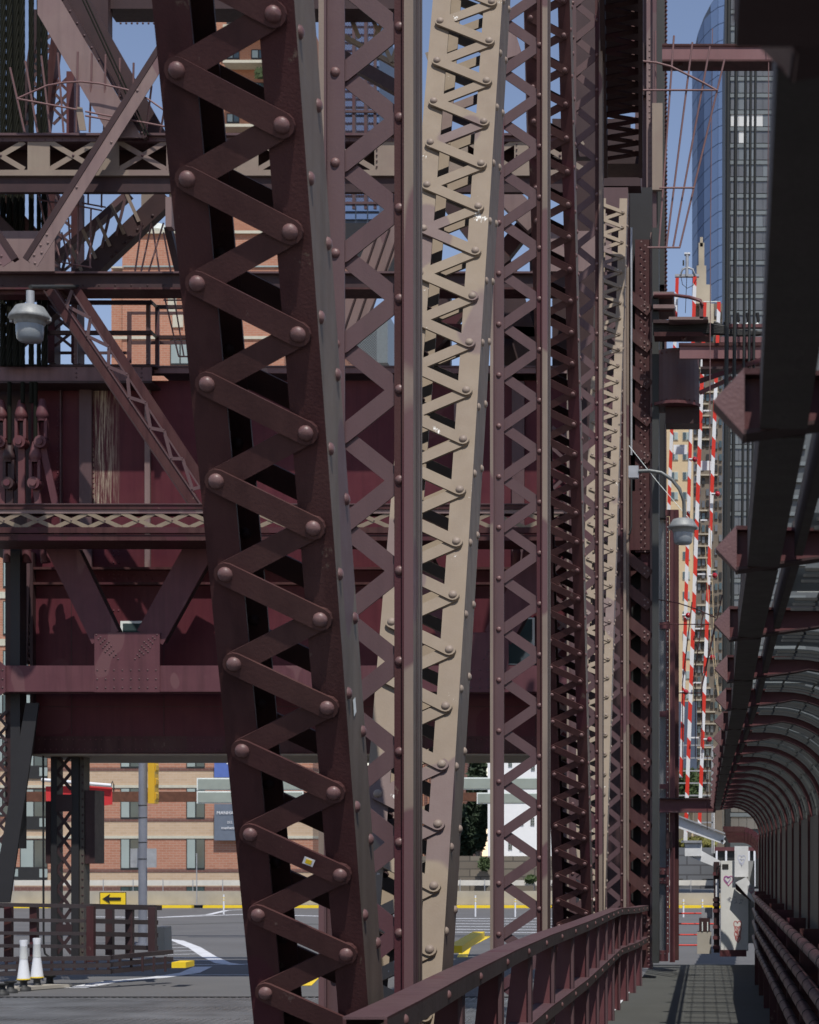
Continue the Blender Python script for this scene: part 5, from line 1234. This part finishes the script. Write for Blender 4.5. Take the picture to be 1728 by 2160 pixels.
# side wall
wl = thing('side_fence', 'dark side fence of maroon uprights and grey sheets on the right of the walkway', 'fence')
me_u = MB().box(.775, .799, -.02, .02, -.3, EYE+.32, 'maroon').mesh('upright')
me_p = MB().box(.80, .806, .02, 1.48, -.3, EYE+.30, 'wallsheet').mesh('infill_sheet')
Y = 3.17-1.5
while Y < 31.4:
    put('upright', me_u, wl, loc=(sk(Y), Y, 0)); put('infill_sheet', me_p, wl, loc=(sk(Y), Y, 0)); Y += 1.5
for z0, z1 in ((.14, .26), (-.60, -.47)):
    k = 0; Y = 3.2
    while Y < 31.4:
        put('horizontal_channel', MB().box(.782, .80, .0, 1.5, EYE+z0, EYE+z1, 'slatebrown').mesh('horizontal_channel') if k == 0 else me_h, wl, loc=(sk(Y), Y, 0))
        if k == 0: me_h = wl.children[-1].data
        Y += 1.5; k += 1
pr = thing('pipe_rail', 'four fat maroon pipe rails with clamp rings along the right side fence', 'railing')
for n_, z in enumerate((-.55, -.76, -.94, -1.16)):
    m_ = MB(); m_.tube([(.575+sk(Y)*.9, Y, EYE+z-(0 if Y < 20 else 0)) for Y in (3, 10, 17, 22.5)]+[(.60+sk(25), 25, EYE+z-.03), (.64+sk(28), 28, EYE+z-.05)], .036, 'railpipe', 12); m_.build('pipe', pr)
me_r = MB().tube([(0, -.012, 0), (0, .012, 0)], .0395, 'black', 12).mesh('clamp_ring')
for z in (-.55, -.76, -.94, -1.16):
    Y = 8.2
    while Y < 22.6: put('clamp_ring', me_r, pr, loc=(.575+sk(Y)*.9, Y, EYE+z)); Y += .72
me_b = MB().box(.60, .75, -.02, .02, -.3, EYE-.50, 'maroon').mesh('rail_post')
Y = 4.0
while Y < 28: put('rail_post', me_b, pr, loc=(sk(Y), Y, 0)); Y += 2.2
# far, lower part of the canopy
cf = thing('canopy', 'far lower stretch of the canopy dropping down beyond the gate cabinet', 'canopy')
for k in range(9):
    Y = 33.5+k*1.25; zt = EYE+.455-.017*k; xl = .45+.03*k
    m_ = MB(); P = [(xl-.05, zt), (xl+.25, zt)]+[(xl+.25+.40*math.sin(a*math.pi/16), zt-.40+.40*math.cos(a*math.pi/16)) for a in range(1, 9)]
    for (ax, az), (bx_, bz) in zip(P[:-1], P[1:]): m_.beam((ax, Y, az), (bx_, Y, bz), .06, .09, 'maroon', up=(0, 0, 1) if abs(bz-az) < abs(bx_-ax) else (1, 0, 0))
    m_.build('rib', cf)
    m_ = MB(); vs_ = []
    for (ax, az) in P: vs_ += [(ax, Y+.05, az+.03), (ax, Y+1.15, az+.02)]
    m_.add(vs_, [(2*i, 2*i+1, 2*i+3, 2*i+2) for i in range(len(P)-1)], 'slatebrown'); m_.build('roof_sheet', cf)

# ================================================================== DISTANCE: buildings
YF_ = 112.0
def windowed(root, x0, y0, x1, y1, Y, panes=2, pale=0, frame='frame', rec=.25):
    m_ = MB(); fb(m_, x0, y0, x1, y1, Y-.04, .1, frame); w_ = m_.build('window', root)
    n = panes; t = 1.9
    for k in range(n):
        a = x0+(x1-x0)*k/n+t; b = x0+(x1-x0)*(k+1)/n-t*.55
        m_ = MB(); fb(m_, a, y0+t, b, y1-2*t, Y-.06, .03, 'winpale' if k < pale else 'win'); m_.build('pane', w_)
    return w_
ab = thing('apartment_building', 'brick apartment block with tan bands across the road under the counterweight', 'building')
def band(y0, y1, mat, nm, proud=0):
    m_ = MB(); fb(m_, -160, y0, 660, y1, YF_-proud, 12+proud, mat); m_.build(nm, ab)
y = 1549
for s_ in range(4):
    y = 1442+107*s_+ (0)
    band(y, y+6, 'stonetrim', 'sill_course', .06); band(y+6, y+70, 'brick', 'wall'); band(y+70, y+77, 'brickdark', 'brick_band', .03); band(y+77, y+107, 'bricktan', 'wall')
band(1870, 1885, 'brickdark', 'base_wall'); band(1150, 1442, 'brick', 'wall')
for s_ in range(4):
    y = 1442+107*s_+6
    for x0, pl_ in ((254, 1), (393, 1)): windowed(ab, x0, y, x0+39, y+66, YF_, 2, pl_)
    w_ = windowed(ab, 42, y+2, 100, y+84, YF_, 2, 1); windowed(ab, -20, y+2, 30, y+60, YF_, 2, 1)
    m_ = MB(); fb(m_, 22, y+60, 100, y+88, YF_-.07, .05, 'frame'); m_.build('dark_panel', ab)
    m_ = MB(); fb(m_, 22, y+64, 38, y+80, YF_-.09, .03, 'winpale'); fb(m_, 83, y+64, 100, y+82, YF_-.09, .03, 'winpale'); m_.build('vent', ab, kind='stuff')
for x0 in (254, 393): windowed(ab, x0, 1870, x0+38, 1886, YF_-.1, 2, 0)
for y0 in (1168, 1268, 1372): windowed(ab, 6, y0, 60, y0+72, YF_, 2, 1); band(y0+80, y0+94, 'stonetrim', 'sill_course', .06)
pipe = thing('guard_fence', 'pale broad rail and thin posts of a highway fence before the brick block', 'fence')
m_ = MB(); fb(m_, -60, 1857, 1900, 1868, 104, .3, 'palepaint'); m_.build('rail', pipe)
for x in list(range(28, 530, 21*3))+list(range(970, 1140, 52))+[1457]: m_ = MB(); fb(m_, x, 1855, x+1.3, 1880, 103.8, .05, 'galv'); m_.build('post', pipe)
cwl = thing('concrete_wall', 'long stained concrete barrier wall along the far kerb', 'wall')
m_ = MB(); fb(m_, -60, 1880, 1300, 1909, 99.6, .4, 'concrete'); fb(m_, 1300, 1884, 1900, 1909, 99.6, .4, 'concrete'); m_.build('wall_panel', cwl, kind='stuff')
mb = MB(); 
for x0, x1 in ((20, 102), (190, 404), (428, 1520)): fb(mb, x0, 1910, x1, 1918, 99.0, .5, 'yellow')
tag(mb.build('yellow_kerb'), 'yellow painted kerb at the foot of the concrete wall', 'kerb')
# banners
bn = thing('banner', 'grey-blue lettered banner on the brick block beside the nearest diagonal', 'banner')
m_ = MB(); fb(m_, 452, 1696, 560, 1773, YF_-.4, .03, 'greybanner'); m_.build('cloth', bn)
def text(s_, px, py, hpx, Y, mat, root, align='LEFT', nm='lettering'):
    cu = bpy.data.curves.new('t', 'FONT'); cu.body = s_; cu.size = hpx*1.42*Y/F; cu.align_x = align; cu.extrude = .005
    to = bpy.data.objects.new('t', cu); COL.objects.link(to); dg = bpy.context.evaluated_depsgraph_get(); me = bpy.data.meshes.new_from_object(to.evaluated_get(dg))
    bpy.data.objects.remove(to); me.materials.clear(); me.materials.append(M[mat])
    return put(nm, me, root, loc=tuple(W(px, py, Y)), rot=(R(90), 0, 0))
text('MANHATTAN', 457, 1718, 7, YF_-.45, 'lettering', bn); text('212.', 479, 1737, 5, YF_-.45, 'lettering', bn); text('manhattan', 467, 1749, 5.6, YF_-.45, 'lettering', bn)
m_ = MB(); fb(m_, 452, 1597, 520, 1640, YF_-.4, .03, 'blue'); fb(m_, 478, 1606, 481, 1612, YF_-.42, .02, 'lettering'); tag(m_.build('banner'), 'plain blue banner above the green-grey road signs', 'banner')
# upper brick buildings
b2 = thing('brick_building', 'stepped plain brick building behind the machinery platform handrail', 'building')
m_ = MB(); fb(m_, 258, 492, 600, 1150, 125, 15, 'brick'); m_.build('wall', b2)
m_ = MB(); fb(m_, 235, 565, 258, 1150, 125.5, 15, 'brick'); m_.build('wall', b2)
m_ = MB(); fb(m_, 256, 486, 600, 492, 124.8, 15, 'stonetrim'); fb(m_, 233, 562, 258, 565, 124.8, 15, 'stonetrim'); m_.build('coping', b2, kind='stuff')
m_ = MB(); fb(m_, 260, 560, 600, 563, 124.9, .1, 'winpale'); fb(m_, 235, 709, 600, 715, 124.9, .1, 'stonetrim'); m_.build('trim_band', b2, kind='stuff')
m_ = MB(); m_.tube([W(333, 475, 128), W(333, 486, 128)], .5, 'signrim', 12); m_.build('roof_tank', b2)
windowed(b2, 359, 717, 400, 770, 125, 2, 2); windowed(b2, 500, 590, 522, 640, 125, 2, 1); windowed(b2, 494, 540, 512, 556, 125, 2, 2); windowed(b2, 88, 712, 100, 770, 140, 1, 1)
m_ = MB(); fb(m_, 354, 618, 372, 658, 124.9, .1, 'stonetrim'); fb(m_, 364, 664, 386, 690, 124.9, .1, 'stonetrim'); m_.build('stone_panel', b2, kind='stuff')
m_ = MB(); fb(m_, 300, 492, 700, 1150, 140, 10, 'brick'); m_.build('rear_wall', b2)
b3 = thing('brick_tower', 'orange brick high-rise with balconies behind the nearest diagonal', 'building')
m_ = MB(); fb(m_, 456, 18, 640, 560, 170, 20, 'brickorange'); m_.build('wall', b3)
m_ = MB(); fb(m_, 448, 40, 456, 75, 171, 8, 'bricktan'); m_.build('setback', b3)
for y0 in (45, 120, 190, 255): m_ = MB(); fb(m_, 470, y0+6, 640, y0+12, 168.5, 1.5, 'stonetrim'); m_.build('balcony', b3); windowed(b3, 478, y0-16, 505, y0+5, 170, 2, 1); windowed(b3, 530, y0-16, 560, y0+5, 170, 2, 1)
m_ = MB(); 
for k in range(60): p = W(545+random.uniform(-10, 10), 158+random.uniform(-8, 10), 168+random.random()); m_.add([p, p+Vector((.5, .1, .1)), p+Vector((.3, 0, .5))], [(0, 1, 2)], 'leaf')
m_.build('balcony_plant', b3, kind='stuff')
# right group: white house, trees, stone wall
wh = thing('white_house', 'white rendered house with small paned windows seen through the second post', 'building')
Yw = 106.0
m_ = MB(); fb(m_, 1029, 1560, 1330, 1832, Yw, 10, 'whitewall'); m_.build('wall', wh)
random.seed(5)
for x, y in ((1072, 1600), (1120, 1608), (1096, 1724), (1119, 1724), (1072, 1775), (1096, 1778), (1072, 1811), (1096, 1812), (1160, 1660), (1160, 1724), (1190, 1775), (1230, 1724)):
    m_ = MB(); fb(m_, x, y, x+9, y+18, Yw-.02, .05, 'whitegate'); w_ = m_.build('window', wh)
    for i in range(2):
        for j in range(3): m_ = MB(); fb(m_, x+.6+i*4.2, y+.6+j*5.8, x+4.2+i*4.2, y+5.6+j*5.8, Yw-.05, .02, 'win'); m_.build('pane', w_)
bl = thing('brick_building', 'narrow orange brick building with pillars seen right of the tan diagonal', 'building')
m_ = MB(); fb(m_, 880, 1560, 986, 1870, 118, 8, 'brickdark'); m_.build('wall', bl)
for x in (884, 892, 902, 912, 922, 932, 946, 958, 966, 974): m_ = MB(); fb(m_, x, 1600, x+2.5, 1850, 117.8, .3, 'brickorange'); m_.build('pillar', bl)
for y in (1757, 1825): m_ = MB(); fb(m_, 880, y, 988, y+4, 117.4, .5, 'stonetrim'); m_.build('ledge', bl)
def leafmass(name, label, cx, cy, rx, ry, Y, n, mat, sz=.35, trunk=True):
    t = thing(name, label, 'tree' if trunk else 'bush', loc=tuple(W(cx, cy+ry, Y)))
    o = W(cx, cy+ry, Y); m_ = MB()
    for k in range(n):
        a, b, r_ = random.uniform(0, 6.283), random.uniform(-1, 1), random.random()**.4
        q = math.sqrt(1-b*b); c = W(cx, cy, Y)+Vector((q*math.cos(a)*r_*rx*Y/F, q*math.sin(a)*r_*rx*Y/F, b*r_*ry*Y/F))-o
        u = Vector((random.uniform(-1, 1), random.uniform(-1, 1), random.uniform(-1, 1))).normalized()*sz; v = u.orthogonal().normalized()*sz*.6
        m_.add([c-u, c+v, c+u, c-v], [(0, 1, 2, 3)], mat)
    m_.build('crown', t, kind='stuff')
    if trunk:
        m_ = MB(); m_.tube([(0, 0, -1.2), (0, 0, ry*Y/F*1.4)], [.16, .07], 'stone', 7); m_.build('trunk', t)
    return t
leafmass('tree', 'dark tree between the brick pillars and the white house', 1008, 1690, 20, 110, 110, 1500, 'darkleaf')
leafmass('tree', 'dark leafy tree below the crossed bars left of the white house', 985, 1760, 16, 60, 112, 600, 'darkleaf')
leafmass('bush', 'green bush on the old stone wall beside the white house', 1022, 1822, 11, 13, 104.6, 350, 'leaf', .2, False)
leafmass('bush', 'small green bush at the foot of the stone wall behind the second post', 1075, 1875, 14, 6, 103.5, 200, 'leaf', .15, False)
leafmass('bush', 'low green growth on the old stone wall right of the second post', 1120, 1855, 12, 8, 103.6, 200, 'leaf', .15, False)
sw = thing('stone_wall', 'old coursed stone retaining wall under the white house', 'wall')
m_ = MB(); fb(m_, 660, 1806, 1380, 1885, 105.2, 1, 'stoneblock'); m_.build('wall_face', sw)
gf = thing('grey_block_wall', 'grey block retaining wall with dark slots right of the tower leg', 'wall')
m_ = MB(); fb(m_, 1385, 1788, 1720, 1875, 105, 1, 'greyblock'); m_.build('wall_face', gf)
for a in ((1425, 1854, 1441, 1863), (1482, 1854, 1506, 1863)): m_ = MB(); fb(m_, *a, 104.9, .2, 'frame'); m_.build('slot', gf)
leafmass('bush', 'yellow-green bushes on top of the grey block wall', 1470, 1780, 40, 12, 106, 900, 'leafyellow', .22, False)
leafmass('tree', 'green tree seen through the galvanised grid', 1450, 1660, 26, 34, 112, 1500, 'leaf', .4)
sf = thing('shop_front', 'low building with a maroon fascia and white shutters behind the cabinet', 'building')
m_ = MB(); fb(m_, 1506, 1787, 1640, 1870, 100, 4, 'frame'); m_.build('wall', sf)
m_ = MB(); fb(m_, 1506, 1787, 1640, 1795, 99.8, .3, 'maroonred'); m_.build('fascia', sf)
for x in (1510, 1530, 1552, 1578, 1590): m_ = MB(); fb(m_, x, 1795, x+4, 1870, 99.7, .2, 'whitegate'); m_.build('shutter_post', sf)
# --- sign gantry and traffic things
gn_ = thing('rusty_beam', 'rusty horizontal pipe beam carrying the backs of road signs', 'beam')
m_ = MB(); fb(m_, 30, 1670, 640, 1691, 52, .35, 'rust'); m_.build('beam', gn_)
m_ = MB(); fb(m_, 960, 1672, 1180, 1690, 52, .35, 'rust'); m_.build('beam', gn_)
def signback(label, x0, y0, x1, y1, Y=51):
    t = thing('road_sign', label, 'road sign'); m_ = MB(); fb(m_, x0, y0, x1, y1, Y, .03, 'signrim'); m_.build('rim', t)
    m_ = MB(); fb(m_, x0+2.5, y0+2.5, x1-2.5, y1-2.5, Y-.03, .03, 'signback'); m_.build('panel', t)
signback('upper blank sign back left of the nearest diagonal foot', 415, 1641, 640, 1667); signback('lower blank sign back left of the nearest diagonal foot', 415, 1669, 640, 1695)
signback('upper blank sign back in front of the white house', 950, 1640, 1205, 1666); signback('lower blank sign back in front of the white house', 1006, 1672, 1180, 1696)
m_ = MB(); m_.tube([W(302, 1480, 46), W(301, 2010, 46)], .105, 'polegrey', 14)
sp_ = thing('signal_pole', 'grey steel signal pole standing in front of the brick block', 'pole'); m_.build('shaft', sp_)
m_ = MB(); m_.tube([W(301, 1990, 46), W(301, 2010, 46)], .16, 'polegrey', 14); m_.build('base', sp_)
for y in (1698, 1724, 1776, 1811): m_ = MB(); m_.tube([W(301, y, 46), W(301, y+2, 46)], .112, 'frame', 14); m_.build('band', sp_)
ts = thing('traffic_light', 'yellow traffic light housing seen edge-on beside the signal pole', 'traffic light')
m_ = MB(); fb(m_, 312, 1604, 326, 1695, 45.8, .35, 'yellowdull'); m_.build('housing', ts)
for y in (1608, 1638, 1668): m_ = MB(); quad(m_, [(326, y), (329, y+6), (329, y+16), (326, y+24)], 45.85, .25, 'yellowdull'); m_.build('visor', ts)
for x0, x1, lb in ((275, 292, 'left'), (310, 330, 'right')):
    m_ = MB(); fb(m_, x0, 1790, x1, 1830, 46.3 if lb == 'left' else 45.7, .02, 'galv'); tag(m_.build('small_sign'), 'grey sign plate seen from behind, on the '+lb+' side of the signal pole', 'sign')
rb = thing('red_banner', 'torn red banner with a white top tube behind the laced column', 'banner')
m_ = MB(); m_.prism([(X(a, 46.5), Z(b, 46.5)) for a, b in ((96, 1659), (180, 1657), (236, 1661), (237, 1697), (190, 1703), (120, 1699), (98, 1700))], 46.5, 46.52, 'banner_red'); m_.build('cloth', rb)
m_ = MB(); m_.tube([W(88, 1645, 46.4), W(235, 1657, 46.4)], .045, 'whitegate', 10); m_.build('tube', rb)
m_ = MB(); m_.tube([W(234, 1656, 46.4), W(238, 1648, 46.4), W(240, 1655, 46.4), W(240, 1670, 46.4)], .015, 'black', 6); m_.build('hook', rb)
ar = thing('arrow_sign', 'yellow sign with a black arrow pointing left', 'sign')
m_ = MB(); fb(m_, 210, 1882, 266, 1910, 44, .02, 'inkblack'); m_.build('border', ar)
m_ = MB(); fb(m_, 211.5, 1883.5, 264.5, 1908.5, 43.98, .015, 'yellow'); m_.build('face', ar)
m_ = MB(); quad(m_, [(216, 1896), (232, 1886), (230, 1893), (255, 1893), (255, 1899.5), (230, 1899.5), (232, 1906)], 43.965, .012, 'inkblack'); m_.build('arrow', ar)
m_ = MB(); fb(m_, 414, 1800, 415.5, 1908, 90, .06, 'galv'); tag(m_.build('thin_post'), 'thin grey post against the concrete wall left of the nearest diagonal', 'post')
for i, (x, y0, y1, lb) in enumerate(((472, 1887, 1929, 'left of the nearest diagonal foot'), (1003, 1889, 1934, 'between the tan diagonal and the second post'), (1087, 1890, 1936, 'seen through the second post'), (1442, 1897, 1940, 'left one beyond the red pipe barrier'), (1482, 1897, 1915, 'right one beyond the red pipe barrier'))):
    Yp_ = 78; t = thing('delineator_post', 'white flexible delineator post '+lb, 'road post', group='white delineator posts')
    m_ = MB(); m_.tube([W(x, y0, Yp_), W(x, y1, Yp_)], .035, 'whitegate', 8); m_.build('post', t)
    for q in (6, 11): m_ = MB(); m_.tube([W(x, y0+q, Yp_), W(x, y0+q+2, Yp_)], .039, 'yellow', 8); m_.build('reflector_band', t)
# --- left guard rails round the column foot
gr_ = thing('guard_rail', 'dark five-bar steel guard rail curving round the foot of the laced column', 'guard rail')
Yr = 29.6
for (ya, yb, th) in ((1908, 1912, 8), (1940, 1943, 7), (1968, 1970, 7), (1995, 1997, 7)):
    m_ = MB(); m_.beam(W(-30, ya, Yr), W(198, yb, Yr+.3), .08, th*Yr/F, 'rail', up=(0, 0, 1)); m_.build('rail', gr_)
    m_ = MB(); m_.beam(W(192, yb, Yr+.25), W(330 if ya > 1920 else 338, yb+3, Yr+1.6), .08, (th+3)*Yr/F, 'rail', up=(0, 0, 1)); m_.build('rail', gr_)
for x in (8, 62, 182): m_ = MB(); fb(m_, x, 1912, x+15, 2030, Yr+.15, .12, 'maroon'); m_.build('post', gr_)
for x in (222, 264, 312): m_ = MB(); fb(m_, x, 1914, x+15, 2015, Yr+1.0, .12, 'dark'); m_.build('post', gr_)
for (a, b) in (((-30, 2024), (235, 2021)), ((-30, 2040), (235, 2036)), ((-30, 2055), (235, 2050))):
    m_ = MB(); m_.beam(W(*a, Yr-.5), W(*b, Yr-.3), .1, 9*Yr/F, 'rail', up=(0, 0, 1)); m_.build('kerb_beam', gr_)
    m_ = MB(); m_.beam(W(b[0], b[1]-1, Yr-.3), W(361, b[1]-13, Yr+.8), .1, 9*Yr/F, 'rail', up=(0, 0, 1)); m_.build('kerb_beam', gr_)
for x in range(10, 350, 24): m_ = MB(); fb(m_, x, 2018, x+4, 2050, Yr+.1, .05, 'dark'); m_.build('spacer', gr_)
m_ = MB(); quad(m_, [(328, 1956), (346, 1956), (348, 2008), (322, 2008)], 36, .5, 'concrete'); tag(m_.build('concrete_block'), 'concrete barrier end behind the guard rail, right of the signal pole', 'barrier')
m_ = MB(); fb(m_, 362, 2030, 392, 2042, 29.4, .5, 'yellow'); tag(m_.build('kerb_end'), 'short yellow kerb nose at the end of the guard rail', 'kerb')
m_ = MB(); m_.beam(W(960, 2003, 33.5), W(1010, 1972, 40), .25, .13, 'yellow', up=(0, 0, 1)); tag(m_.build('kerb_end'), 'long yellow kerb between the tan diagonal and the second post', 'kerb')
# white marker cones
def marker(x, y, tall, label):
    Y = (EYE+.10)/((y-HY)/F-.0105); u = Y/F; t = thing('lane_marker', label, 'road marker', loc=(X(x, Y), Y, road_z(Y)), group='row of lane markers on black bases')
    m_ = MB(); m_.lathe([(15*u, 0), (15*u, 7*u), (8*u, 9*u), (7*u, 20*u), (13*u, 22*u), (13*u, 25*u)], (0, 0, 0), 'blackbase', 16); m_.build('base', t)
    if tall:
        m_ = MB(); vs_ = []; prof = [(14, 24), (13, 29), (8, 68), (7.5, 95), (8.5, 104), (8.5, 108)]
        m_.lathe([(r_*u, z*u) for r_, z in prof], (0, 0, 0), 'whitegate', 16); m_.build('tube', t)
        m_ = MB(); m_.lathe([(14.3*u, 24.5*u), (14.1*u, 27*u)], (0, 0, 0), 'yellow', 16); m_.build('yellow_band', t)
        m_ = MB(); m_.lathe([(8.6*u, 68*u), (7.9*u, 94*u), (8.2*u, 95*u)], (0, 0, 0), 'litroom', 16); m_.build('reflective_sleeve', t)
marker(50, 2091, True, 'tall white lane marker, the left of two standing at the lower left')
marker(78, 2087, True, 'tall white lane marker, the right of two standing at the lower left')
marker(4, 2100, False, 'black marker base at the left picture edge without its tube'); marker(22, 2095, False, 'black marker base left of the two tall tubes, tube missing'); marker(105, 2083, False, 'black marker base right of the two tall tubes, tube missing')
m_ = MB(); a, b = ground_pt(0, 2104), ground_pt(134, 2083); m_.beam((a[0]-1, a[1], a[2]+.03), (b[0], b[1], b[2]+.03), .35, .05, 'concrete', up=(0, 0, 1)); tag(m_.build('marker_kerb'), 'low kerb strip under the row of lane markers', 'kerb')
# ================================================================== right background towers
gt = thing('glass_tower', 'tall curved blue glass tower with fine panel joints', 'building')
Yg_ = 220.0
outline = [(1462, 90), (1470, 60), (1480, 38), (1492, 18), (1505, 0), (1520, -20)]
cols = [(1460, 4.0), (1472, 2.2), (1485, 1.0), (1499, .3), (1515, 0), (1533, .4)]
def top_y(x):
    for (a, b), (c_, d) in zip(outline[:-1], outline[1:]):
        if a <= x <= c_: return b+(d-b)*(x-a)/(c_-a)
    return 95 if x < 1462 else -60
m_ = MB()
for (xa, da), (xb, db) in zip(cols[:-1], cols[1:]):
    A = [W(xa, 1760, Yg_), W(xb, 1760, Yg_), W(xb, top_y(xb)-2, Yg_), W(xa, top_y(xa)-2, Yg_)]
    off = [Vector((0, da+.15, 0)), Vector((0, db+.15, 0)), Vector((0, db+.15, 0)), Vector((0, da+.15, 0))]
    fr_ = [p+o for p, o in zip(A, off)]; bk_ = [p+Vector((0, 25, 0)) for p in fr_]
    m_.add(fr_+bk_, [(0, 1, 2, 3), (0, 4, 5, 1), (1, 5, 6, 2), (2, 6, 7, 3), (3, 7, 4, 0)], 'darkblue')
m_.build('core', gt)
for ci, ((xa, da), (xb, db)) in enumerate(zip(cols[:-1], cols[1:])):
    y = -60
    while y < 1740:
        yl_, yr_ = y+4-ci*9, y+4-(ci+1)*9
        if min(yl_, yr_) > max(top_y(xa), top_y(xb)) or (yl_+32 > top_y(xa) and yr_+32 > top_y(xb)):
            tl, tr = max(yl_, top_y(xa)), max(yr_, top_y(xb))
            if yl_+34.5 > tl+3:
                P = [W(xa+.25, yl_+34.6, Yg_)+Vector((0, da, 0)), W(xb-.25, yr_+34.6, Yg_)+Vector((0, db, 0)), W(xb-.25, tr, Yg_)+Vector((0, db, 0)), W(xa+.25, tl, Yg_)+Vector((0, da, 0))]
                q = MB(); q.add(P+[p+Vector((0, .12, 0)) for p in P], [(0, 1, 2, 3), (0, 4, 5, 1), (1, 5, 6, 2), (2, 6, 7, 3), (3, 7, 4, 0)], 'blueglass'); q.build('glass_panel', gt)
        y += 36
ht = thing('office_tower', 'grey glass office tower with pale bands behind the black risers', 'building')
Yh = 180
m_ = MB(); fb(m_, 1541, -60, 1800, 1840, Yh, 25, 'darkglassframe'); m_.build('core', ht)
m_ = MB(); fb(m_, 1530, -60, 1541, 1840, Yh-.5, 25, 'frame'); m_.build('corner_pier', ht)
random.seed(11)
y = -50; f_ = 0
while y < 1740:
    m_ = MB(); fb(m_, 1541, y, 1700, y+8, Yh-.35, .3, 'spandrel'); m_.build('spandrel_band', ht)
    n = 0
    for x in range(1542, 1660, 17):
        mt = 'darkglass'
        if (f_ == 8 and 1542 <= x < 1600) or (f_ == 9 and x == 1559): mt = 'litroom'
        elif random.random() < .16: mt = 'spandrelglass'
        m_ = MB(); fb(m_, x, y+9, x+16.3, y+33.5, Yh-.25, .2, mt); m_.build('window', ht)
    y += 35.3; f_ += 1
rt = thing('reflection_tower', 'brown stepped tower standing in for a reflection in the blue glass', 'building')
Yr_ = 176  # solid shape added in place of a building mirrored in the glass
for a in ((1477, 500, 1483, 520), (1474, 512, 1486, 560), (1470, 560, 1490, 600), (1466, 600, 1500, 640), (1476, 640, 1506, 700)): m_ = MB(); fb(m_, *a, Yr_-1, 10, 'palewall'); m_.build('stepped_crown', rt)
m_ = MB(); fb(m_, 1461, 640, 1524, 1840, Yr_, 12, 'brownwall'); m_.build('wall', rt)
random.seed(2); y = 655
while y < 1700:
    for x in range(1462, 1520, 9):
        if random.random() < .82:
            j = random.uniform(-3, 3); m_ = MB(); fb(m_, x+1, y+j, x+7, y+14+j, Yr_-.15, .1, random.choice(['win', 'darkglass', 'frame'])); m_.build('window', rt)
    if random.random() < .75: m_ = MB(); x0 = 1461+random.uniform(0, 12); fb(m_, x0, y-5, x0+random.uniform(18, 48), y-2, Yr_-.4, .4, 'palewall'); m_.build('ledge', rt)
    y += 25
cbld = thing('cream_building', 'cream apartment building between the tower leg and the striped arms', 'building')
Yz = 150
m_ = MB(); fb(m_, 1396, 892, 1462, 1840, Yz, 12, 'cream'); m_.build('wall', cbld)
for y0 in range(912, 1500, 42):
    for x0 in (1416, 1441):
        m_ = MB(); fb(m_, x0-1, y0-1, x0+15, y0+17, Yz-.05, .1, 'stonetrim'); w_ = m_.build('window', cbld)
        m_ = MB(); fb(m_, x0, y0, x0+6.5, y0+15, Yz-.09, .05, 'win'); m_.build('pane', w_); m_ = MB(); fb(m_, x0+7.5, y0, x0+14, y0+15, Yz-.09, .05, 'winpale'); m_.build('pane', w_)
m_ = MB(); fb(m_, 1432, 1480, 1470, 1700, 140, 10, 'darkblue'); tag(m_.build('dark_building'), 'dark blue building low down behind the galvanised grid', 'building')
